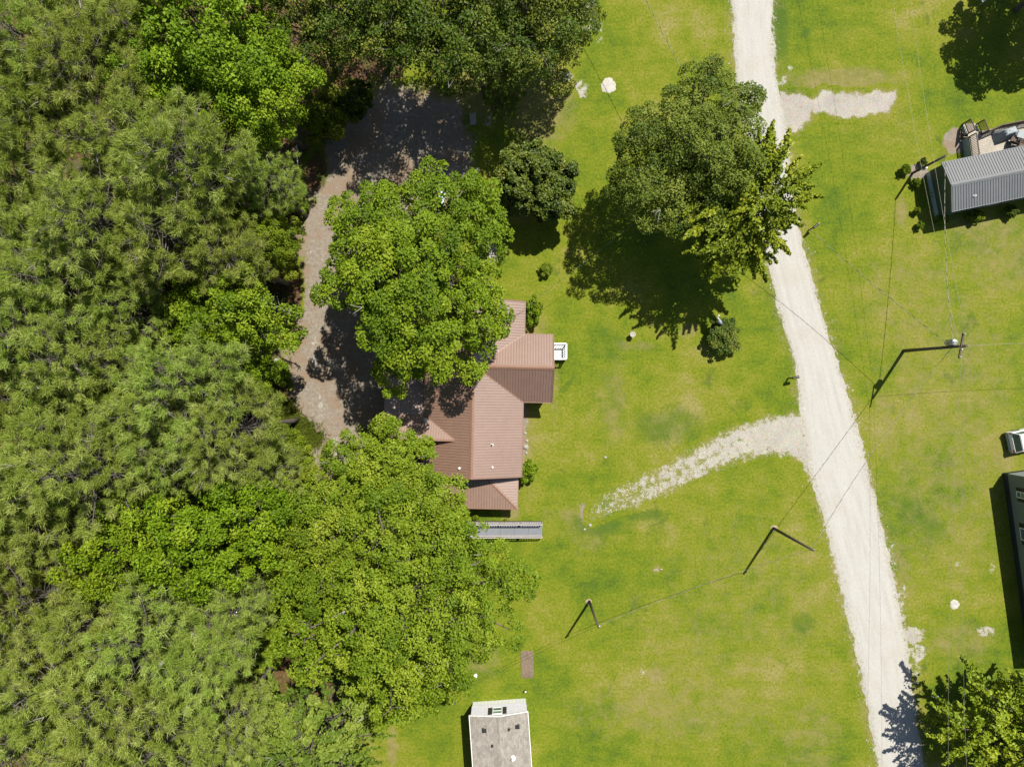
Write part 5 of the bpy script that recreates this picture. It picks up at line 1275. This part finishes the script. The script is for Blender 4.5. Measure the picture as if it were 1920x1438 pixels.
rng = random.Random(7)
WOOD = 'pines of the wood on the left'
pines = [
 (40, 60, 16, 0, 1.0, 'pine in the top left corner of the wood'),
 (150, 110, 16, 2, 1.0, 'pine with bare grey twigs near the top left corner'),
 (30, 190, 15, 1, .95, 'pine at left edge, just below the corner pine'),
 (230, 30, 15, 3, .95, 'pine at the top edge, left of the bright broadleaf tree'),
 (315, 285, 16.5, 2, 1.06, 'big round pine left of the bright broadleaf tree above the dirt yard'),
 (200, 240, 16, 4, 1.0, 'pine just left of the big round pine in the upper wood'),
 (452, 305, 14.5, 1, .74, 'pine whose bare trunk shows beside the dirt yard'),
 (20, 400, 15.5, 3, .95, 'pine at left edge at height of the trunk gap'),
 (180, 420, 16, 2, 1.0, 'pine in the middle of the upper wood'),
 (300, 430, 15.5, 0, 1.0, 'pine with dead twigs left of leaning trunk'),
 (400, 470, 15, 3, .95, 'pine with bare white branch tips near the dirt drive'),
 (70, 520, 16, 4, 1.0, 'pine near left edge above the dark gap'),
 (170, 560, 16, 1, .9, 'pine beside the dark gap left of bright green maple'),
 (30, 640, 16, 2, 1.0, 'pine at the middle of the left edge'),
 (130, 680, 15.5, 0, 1.0, 'pine right of the pine at middle of left edge'),
 (330, 720, 16, 4, 1.03, 'wide pine below the bright green maple in the wood'),
 (230, 780, 16, 3, 1.05, 'pine left of wide pine below the bright maple'),
 (90, 790, 16, 1, 1.0, 'pine near left edge below the middle'),
 (420, 810, 15.5, 2, .92, 'pine at the edge of the wood above the weedy patch'),
 (20, 890, 16, 0, 1.0, 'pine on left edge above yellow green broadleaf tree'),
 (150, 900, 16, 2, 1.03, 'pine above and left of yellow green broadleaf tree'),
 (285, 845, 15.5, 0, .9, 'pine just above the yellow green broadleaf tree'),
 (450, 890, 15, 1, .8, 'small pine between yellow green tree and dirt drive'),
 (35, 990, 16, 3, .98, 'pine left of yellow green broadleaf tree at left edge'),
 (30, 1140, 16, 2, 1.0, 'pine at left edge in the lower wood'),
 (160, 1170, 16, 1, 1.08, 'pine second in from left edge in lower wood'),
 (290, 1185, 16, 0, 1.05, 'pine below the yellow green broadleaf tree'),
 (400, 1170, 15.5, 3, .95, 'pine left of the big round shade tree'),
 (90, 1280, 16, 4, 1.06, 'pine near the bottom left corner, upper one'),
 (230, 1280, 16, 2, 1.06, 'pine left of the fallen grey log, higher one'),
 (370, 1240, 16, 1, 1.03, 'pine just above the fallen grey log'),
 (20, 1400, 16, 0, 1.06, 'pine in the bottom left corner'),
 (150, 1420, 16, 3, 1.06, 'pine at bottom edge, second from left corner'),
 (290, 1400, 15.5, 2, 1.03, 'pine at bottom edge left of the fallen log'),
 (-70, 120, 16, 1, 1.0, 'pine cut by left edge near the top'),
 (-60, 290, 16, 2, 1.0, 'pine cut by left edge in the upper quarter'),
 (-70, 480, 16, 4, 1.0, 'pine cut by left edge above the middle'),
 (-60, 590, 16, 0, 1.0, 'pine cut by left edge at the middle'),
 (-70, 740, 16, 3, 1.0, 'pine cut by left edge below the middle'),
 (-60, 960, 16, 2, 1.0, 'pine cut by left edge in the lower third'),
 (-70, 1080, 16, 1, 1.0, 'pine cut by left edge in the lower quarter'),
 (-60, 1260, 16, 4, 1.0, 'pine cut by left edge near the bottom'),
 (90, -50, 16, 3, 1.0, 'pine cut by the top edge, left one'),
 (390, 1395, 14, 1, .86, 'small pine at bottom edge right beside the fallen log'),
]
for px, py, z, v, sc, lab in pines:
    p = P(px, py, z); plant('pine_tree', PV[v], p, rng.uniform(0, 6.28), sc * rng.uniform(0.97, 1.03), 'tall feathery ' + lab, 'tree', WOOD)

broads = [
 ('broadleaf_tree', 0, 400, 90, 12.0, 1.28, 'bright green maple-like tree at top edge of the wood'),
 ('broadleaf_tree', 1, 482, 182, 10.5, 1.0, 'bright green tree overhanging the dirt yard near the white pole'),
 ('broadleaf_tree', 1, 300, 150, 10.0, .9, 'dull green tree tucked between pines near the top'),
 ('broadleaf_tree', 0, 425, 605, 10.0, .95, 'bright green maple beside the bend of dirt drive'),
 ('broadleaf_tree', 4, 502, 455, 7.0, .60, 'small bright tree at the wood edge above the dead branch'),
 ('broadleaf_tree', 1, 455, 700, 7.0, .62, 'small bright tree below the maple at the drive'),
 ('broadleaf_tree', 2, 395, 990, 12.5, 1.0, 'yellow green broadleaf tree inside lower wood, right one'),
 ('broadleaf_tree', 2, 255, 1015, 12.0, .9, 'yellow green broadleaf tree inside lower wood, left one'),
 ('broadleaf_tree', 4, 522, 872, 7.5, .66, 'small green tree at the lower end of dirt drive'),
 ('broadleaf_tree', 0, 510, 960, 8.0, .72, 'bright small tree right of the yellow green trees'),
 ('broadleaf_tree', 3, 600, 1000, 8.5, .9, 'green tree at left flank of the big shade tree'),
 ('broadleaf_tree', 7, 590, 1395, 8.0, 1.12, 'fine leaved olive tree with pale bare limbs at the bottom edge'),
 ('broadleaf_tree', 7, 490, 1400, 7.0, .85, 'fine leaved olive tree right of the fallen log'),
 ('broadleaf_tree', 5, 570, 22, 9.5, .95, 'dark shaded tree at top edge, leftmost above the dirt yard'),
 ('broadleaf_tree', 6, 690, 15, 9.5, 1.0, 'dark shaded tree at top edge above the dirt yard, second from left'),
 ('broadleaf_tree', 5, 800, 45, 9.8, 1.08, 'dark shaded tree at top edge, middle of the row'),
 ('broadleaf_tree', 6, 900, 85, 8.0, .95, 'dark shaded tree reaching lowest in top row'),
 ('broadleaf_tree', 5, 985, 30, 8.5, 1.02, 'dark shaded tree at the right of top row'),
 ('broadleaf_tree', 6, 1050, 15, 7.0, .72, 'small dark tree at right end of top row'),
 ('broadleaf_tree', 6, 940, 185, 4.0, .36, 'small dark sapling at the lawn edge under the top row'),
]
for nm, v, px, py, z, sc, lab in broads:
    zc = (8.4, 8.0, 8.6, 9.0, 8.6, 8.4, 8.0, 7.5)[v]
    p = P(px, py, z); plant(nm, BV[v], p, rng.uniform(0, 6.28), (sc, sc, z / zc), lab, 'tree', 'broadleaf trees')

# big single trees round the house, each with a crown of its own
TV = [
 ('shade_tree', broad_variant('roof_tree', 61, 7.0, 9.6, 5.2, 15, 880, 60, M_MAPLE, r0=0.34, clump=0.62, leaf=0.19, gap=1.58), (788, 515, 10.0), 'bright green shade tree leaning over the brown metal roof', (0.98, 1.12, 1)),
 ('shade_tree', broad_variant('big_tree', 62, 8.3, 10.0, 5.0, 19, 1150, 56, M_OAK, r0=0.40, clump=0.66, leaf=0.185), (735, 1115, 10.5), 'largest green shade tree, below the house and ramp', (1, 1, 1)),
 ('shade_tree', broad_variant('ramp_tree', 63, 4.4, 8.4, 4.0, 12, 560, 56, M_OAK, r0=0.28, clump=0.6, leaf=0.18), (775, 1000, 9.0), 'green shade tree covering west end of wheelchair ramp', (1, 1, 1)),
 ('shade_tree', broad_variant('porch_tree', 64, 4.4, 6.8, 3.2, 9, 400, 56, M_OAK, r0=0.2, clump=0.55, leaf=0.18), (712, 868, 7.0), 'medium green tree at southwest corner of brown roof', (1, .95, 1)),
 ('shade_tree', broad_variant('trailer_tree', 65, 4.6, 7.6, 3.6, 10, 420, 56, M_OAK, r0=0.22, clump=0.6, leaf=0.18), (770, 1250, 8.0), 'green shade tree nearest the grey shingled trailer', (1, 1, 1)),
 ('lawn_tree', broad_variant('lawn_oak', 66, 5.7, 8.8, 4.2, 15, 760, 50, M_OLIVE, r0=0.33, clump=0.6, leaf=0.16, gap=1.48), (1302, 292, 9.0), 'olive green lawn tree beside the gravel lane', (1, 1, 1)),
 ('lawn_tree', broad_variant('lane_tree', 67, 4.1, 7.9, 3.8, 12, 460, 56, M_CEDAR, r0=0.24, clump=0.66, leaf=0.24, style='spray', gap=1.35), (1400, 385, 8.2), 'brighter yellow green tree overhanging the gravel lane', (1, 1.08, 1)),
 ('magnolia_tree', broad_variant('magnolia', 68, 2.95, 4.0, 3.6, 12, 420, 46, M_MAGN, r0=0.16, clump=0.40, leaf=0.22, low=-0.85, gap=1.4), (1003, 332, 4.4), 'dense dark glossy round tree on the lawn north of house', (1, 1.12, 1)),
 ('cedar_tree', broad_variant('cedar', 69, 5.2, 4.8, 4.0, 15, 700, 62, M_CEDAR, r0=0.26, clump=0.72, leaf=0.24, style='spray', low=-0.8, gap=1.45), (1912, 1385, 4.6), 'feathery evergreen beside the lane in the bottom right corner', (1.12, 1.12, 1.0)),
 ('corner_tree', broad_variant('corner', 70, 4.4, 5.6, 3.6, 11, 420, 56, M_OAK, r0=0.2, clump=0.6, leaf=0.24), (1998, -50, 5.4), 'dark tree casting its shadow in the top right corner', (1, 1, 1)),
]
for (nm, var, (px, py, z), lab, sc), rz in zip(TV, (3.237, 4.35, 4.247, 0.339, 5.2, 4.898, 5.492, 0.4, 5.011, 2.464)):
    plant(nm, var, P(px, py, z), rz, sc, lab, 'tree')

SH = 'shrubs'
shrubs = [
 (0, 1000, 580, 1.2, (.48, .85, .95), 0, 'clipped green shrub against northeast wall of brown house'),
 (0, 991, 881, .9, (.50, .62, .75), 0, 'round green shrub against southeast wall of brown house'),
 (2, 1358, 629, 1.0, (1.10, 1.08, .85), 1.0, 'round dark shrub on front lawn with bird ornament'),
 (1, 1023, 505, .4, (.42, .42, .42), 2.0, 'tiny shrub alone on the lawn near the house'),
 (3, 1697, 318, .4, (.30, .30, .42), 0.5, 'small yellow green bush left of the meter pole'),
 (2, 1731, 304, .4, (.26, .22, .36), 1.5, 'small dark bush right behind the meter pole'),
 (1, 1717, 343, .3, (.26, .26, .34), 2.5, 'little green bush in bed at corner of green trailer'),
 (1, 1718, 396, .3, (.22, .22, .34), 0.1, 'little bush at shadow edge west of green trailer, upper one'),
 (0, 1724, 425, .3, (.22, .22, .34), 4.0, 'little bush at shadow edge west of green trailer, lower one'),
 (1, 1765, 412, .4, (.40, .34, .42), 3.0, 'shaded bush below green trailer, left one'),
 (1, 1827, 407, .4, (.46, .42, .45), 3.6, 'shaded bush below green trailer, middle one'),
 (2, 1892, 398, .4, (.42, .40, .45), 5.0, 'shaded bush below green trailer, right one'),
 (3, 893, 970, .3, (.20, .16, .3), 0.0, 'low plant between porch shadow and ramp, left one'),
 (1, 947, 976, .2, (.14, .10, .2), 1.0, 'low plant between porch shadow and ramp, right one'),
 (0, 555, 380, .7, (.55, .70, .7), 1.0, 'low green sapling on straw at edge of dirt yard'),
 (3, 505, 795, .6, (1.0, .7, .6), 2.0, 'low yellow green bush where weeds meet the dirt drive'),
 (1, 520, 700, .8, (.8, .8, .9), 3.0, 'dark bush at the wood edge by debris pile'),
 (0, 470, 1330, 1.0, (1.3, 1.3, .9), 4.0, 'low bright undergrowth bush beside the fallen log'),
 (1, 500, 340, 1.0, (1.2, 1.0, 1.0), 5.0, 'shaded undergrowth bush below the white pole'),
 (2, 1000, 648, .3, (.20, .26, .3), 1.0, 'small dark plant in the corner by white porch'),
]
for v, px, py, z, sc, rz, lab in shrubs:
    plant('shrub', SV[v], P(px, py, z), rz, sc, lab, 'shrub', SH)
# undergrowth in the wood
ug = [(330, 540), (120, 470), (260, 640), (60, 740), (380, 660), (180, 840), (330, 940), (470, 1090), (90, 1100), (230, 1110), (420, 1290), (500, 1180), (430, 400), (330, 340), (200, 200), (420, 760), (250, 1000), (520, 1060), (360, 480), (150, 360), (550, 150), (620, 110), (330, 1040), (60, 560)]
seen = set(); ug.sort(key=lambda q: q[1])
for i, (px, py) in enumerate(ug):
    x = 960 + (px - 960) * 0.84; y = 719 + (py - 719) * 0.84
    s = rng.uniform(0.9, 1.7)
    vert = ('top edge', 'upper quarter', 'upper third', 'zone above the middle', 'middle', 'zone below the middle', 'lower third', 'lower quarter', 'bottom edge')[min(8, int(py / 160))]
    near = ('the left edge', 'the left side', 'the centre of the wood', 'its right half', 'the dirt drive side', 'the yard side')[min(5, int(px / 105))]
    lab = "shaded shrub in the wood's %s towards %s" % (vert, near)
    while lab in seen: lab = lab + ', lower one' if 'lower one' not in lab else lab.replace('lower one', 'lowest one')
    seen.add(lab)
    plant('undergrowth_shrub', SV[i % 2 if i % 5 else 2], P(x, y), rng.uniform(0, 6.28), (s, s, s * rng.uniform(.9, 1.4)), lab, 'shrub', 'undergrowth shrubs in the wood')

# ------------------------------------------------------------------ dead wood and ground cover
def dead_branch(name, label, pts, r, twigs, seed, spread=0.7, m=None):
    rr = random.Random(seed); q = [Vector(p) for p in pts]; o = q[0].copy(); o.z = 0; mb = MB()
    q = [p - o for p in q]; n = len(q)
    mb.tube(q, [r * (1 - 0.8 * i / (n - 1)) for i in range(n)], 8)
    for i in range(twigs):
        t = rr.uniform(0.25, 1) * (n - 1); a = q[int(min(t, n - 2))].lerp(q[int(min(t, n - 2)) + 1], t - int(min(t, n - 2)))
        d = (q[-1] - q[0]).normalized(); v = (d * rr.uniform(0.1, 0.9) + Vector((rr.gauss(0, 1), rr.gauss(0, 1), rr.gauss(0.2, 0.5))) * 0.7).normalized() * rr.uniform(0.3, 1) * spread
        e = a + v; e.z = max(e.z, 0.03); mid = a.lerp(e, 0.5) + Vector((rr.uniform(-.08, .08), rr.uniform(-.08, .08), 0.03))
        mb.tube([a, mid, e], [r * 0.3, r * 0.2, r * 0.07], 5)
    ob = mb.build(name, m or M_DEAD, None, True); ob.location = o; tag(ob, label, 'branch')
dead_branch('dead_tree', 'leaning bare grey dead tree with twiggy tip over dirt drive', [P(462, 546, -0.1), P(470, 551, 3.0), P(488, 560, 6.2), P(525, 577, 7.2), P(566, 598, 7.0)], 0.10, 80, 1, 1.1)
dead_branch('fallen_branch', 'thin dark crooked branch lying across the lower dirt drive', [P(495, 702, 0.05), P(520, 716, 0.06), P(540, 735, 0.05), P(557, 757, 0.04)], 0.06, 8, 2, 0.7, M_BARK)
dead_branch('fallen_branch', 'thin pale stick lying on the dirt drive', [P(562, 553, 0.03), P(570, 562, 0.03), P(580, 575, 0.03)], 0.03, 3, 3, 0.3)
def log():
    a, b = P(484, 1303, 0.35), P(428, 1352, 0.4); o = a.copy(); o.z = 0; t = thing('fallen_log', 'thick grey fallen log among bushes in the lower wood', 'log', o)
    mb = MB(); mb.tube([a - o, (a - o).lerp(b - o, .5) + Vector((0.05, 0, 0.03)), b - o], [0.34, 0.36, 0.4], 14); mb.build('trunk', pm('weathered_log', (0.30, 0.285, 0.26), 0.9, 0.3, 5, bump=0.5), t, True)
    mb = MB(); mb.tube([(a - o).lerp(b - o, .3), (a - o).lerp(b - o, .3) + Vector((0.5, 0.5, 0.4))], [0.1, 0.05], 7); mb.build('limb_stub', M_DEAD, t)
log()

def scatter_blades(name, label, cat, n, poly_or_fn, box, h, w, m, seed, per=3):
    rg = np.random.default_rng(seed); a, b = P(box[0], box[3]), P(box[2], box[1])
    x, y = rg.uniform(a.x, b.x, n), rg.uniform(a.y, b.y, n); k = poly_or_fn(x, y, rg); x, y = x[k], y[k]; c = len(x)
    x = np.repeat(x, per) + rg.normal(0, 0.05, c * per); y = np.repeat(y, per) + rg.normal(0, 0.05, c * per); q = len(x)
    az = rg.uniform(0, 2 * PI, q); L = h * rg.uniform(0.5, 1.4, q); ln = rg.uniform(0.2, 0.9, q) * L; ww = w * rg.uniform(0.6, 1.3, q)
    B = np.stack([x, y, np.full(q, -0.005)], 1); s = np.stack([-np.sin(az), np.cos(az), np.zeros(q)], 1); d = np.stack([np.cos(az), np.sin(az), np.zeros(q)], 1)
    tip = B + d * ln[:, None] + np.array([0, 0, 1.0]) * L[:, None]
    V = np.stack([B - s * ww[:, None] / 2, B + s * ww[:, None] / 2, tip], 1).reshape(-1, 3)
    o = link(name, np_mesh(name, V, np.arange(3 * q).reshape(-1, 3), m, {'tint': np.repeat(np.clip(rg.normal(.5, .22, q), 0, 1), 3)}))
    tag(o, label, cat, kind='stuff')
WEED = [(488, 768), (540, 755), (570, 790), (600, 815), (592, 830), (560, 836), (520, 870), (470, 840)]
def in_weed(x, y, rg): return sdf(x, y, WEED) < rg.normal(0, 0.35, len(x))
scatter_blades('weeds', 'tall yellowish weeds beside the lower dirt drive', 'weeds', 14000, in_weed, (460, 740, 620, 880), 0.55, 0.05, M_WEED, 1, 4)
FW = [(-60, -40), (560, -40), (545, 200), (540, 420), (530, 600), (490, 720), (520, 860), (540, 1000), (580, 1200), (620, 1480), (-60, 1480)]
def in_wood(x, y, rg): return (sdf(x, y, FW) < 0) & (fbm(x * 0.3, y * 0.3, 4) > 0.46)
scatter_blades('undergrowth', 'low green undergrowth on the forest floor', 'undergrowth', 26000, in_wood, (-60, -60, 660, 1490), 0.40, 0.09, M_WEED, 2, 4)

def pebbles():
    rg = np.random.default_rng(9); n = 9000
    pts = []
    for E in (ROAD_L, ROAD_R):
        q = resample(E, 0.3); i = rg.integers(0, len(q), n // 3)
        pts.append(np.array([(q[k].x, q[k].y) for k in i]) + rg.normal(0, 0.34, (n // 3, 2)))
    a, b = P(1095, 990), P(1520, 775); x, y = rg.uniform(a.x, b.x, n * 2), rg.uniform(a.y, b.y, n * 2); k = sdf(x, y, DRIVE) < 0.1; pts.append(np.stack([x[k], y[k]], 1)[:n // 3])
    a, b = P(580, 1000), P(700, 350); x, y = rg.uniform(a.x, b.x, n), rg.uniform(a.y, b.y, n); k = sdf(x, y, YARD) < -0.2; pts.append(np.stack([x[k], y[k]], 1)[:900])
    p = np.concatenate(pts); c = len(p); r = rg.gamma(2.5, 0.008, c) + 0.010
    base = np.array([(1, 0, 0), (0, 1, 0), (-1, 0, 0), (0, -1, 0), (0, 0, 0.8)], float)
    ang = rg.uniform(0, 6.28, c); ca, sa = np.cos(ang), np.sin(ang)
    V = base[None] * (r[:, None, None] * rg.uniform(0.6, 1.3, (c, 5, 1)))
    V = np.stack([V[..., 0] * ca[:, None] - V[..., 1] * sa[:, None], V[..., 0] * sa[:, None] + V[..., 1] * ca[:, None], V[..., 2]], -1) + np.concatenate([p, np.full((c, 1), 0.012)], 1)[:, None, :]
    T = np.array([(0, 1, 4), (1, 2, 4), (2, 3, 4), (3, 0, 4)]); T = (T[None] + (np.arange(c) * 5)[:, None, None]).reshape(-1, 3)
    tag(link('pebbles', np_mesh('pebbles', V.reshape(-1, 3), T, M_STONE)), 'loose pale stones along the lane edges and drives', 'stones', kind='stuff')
pebbles()
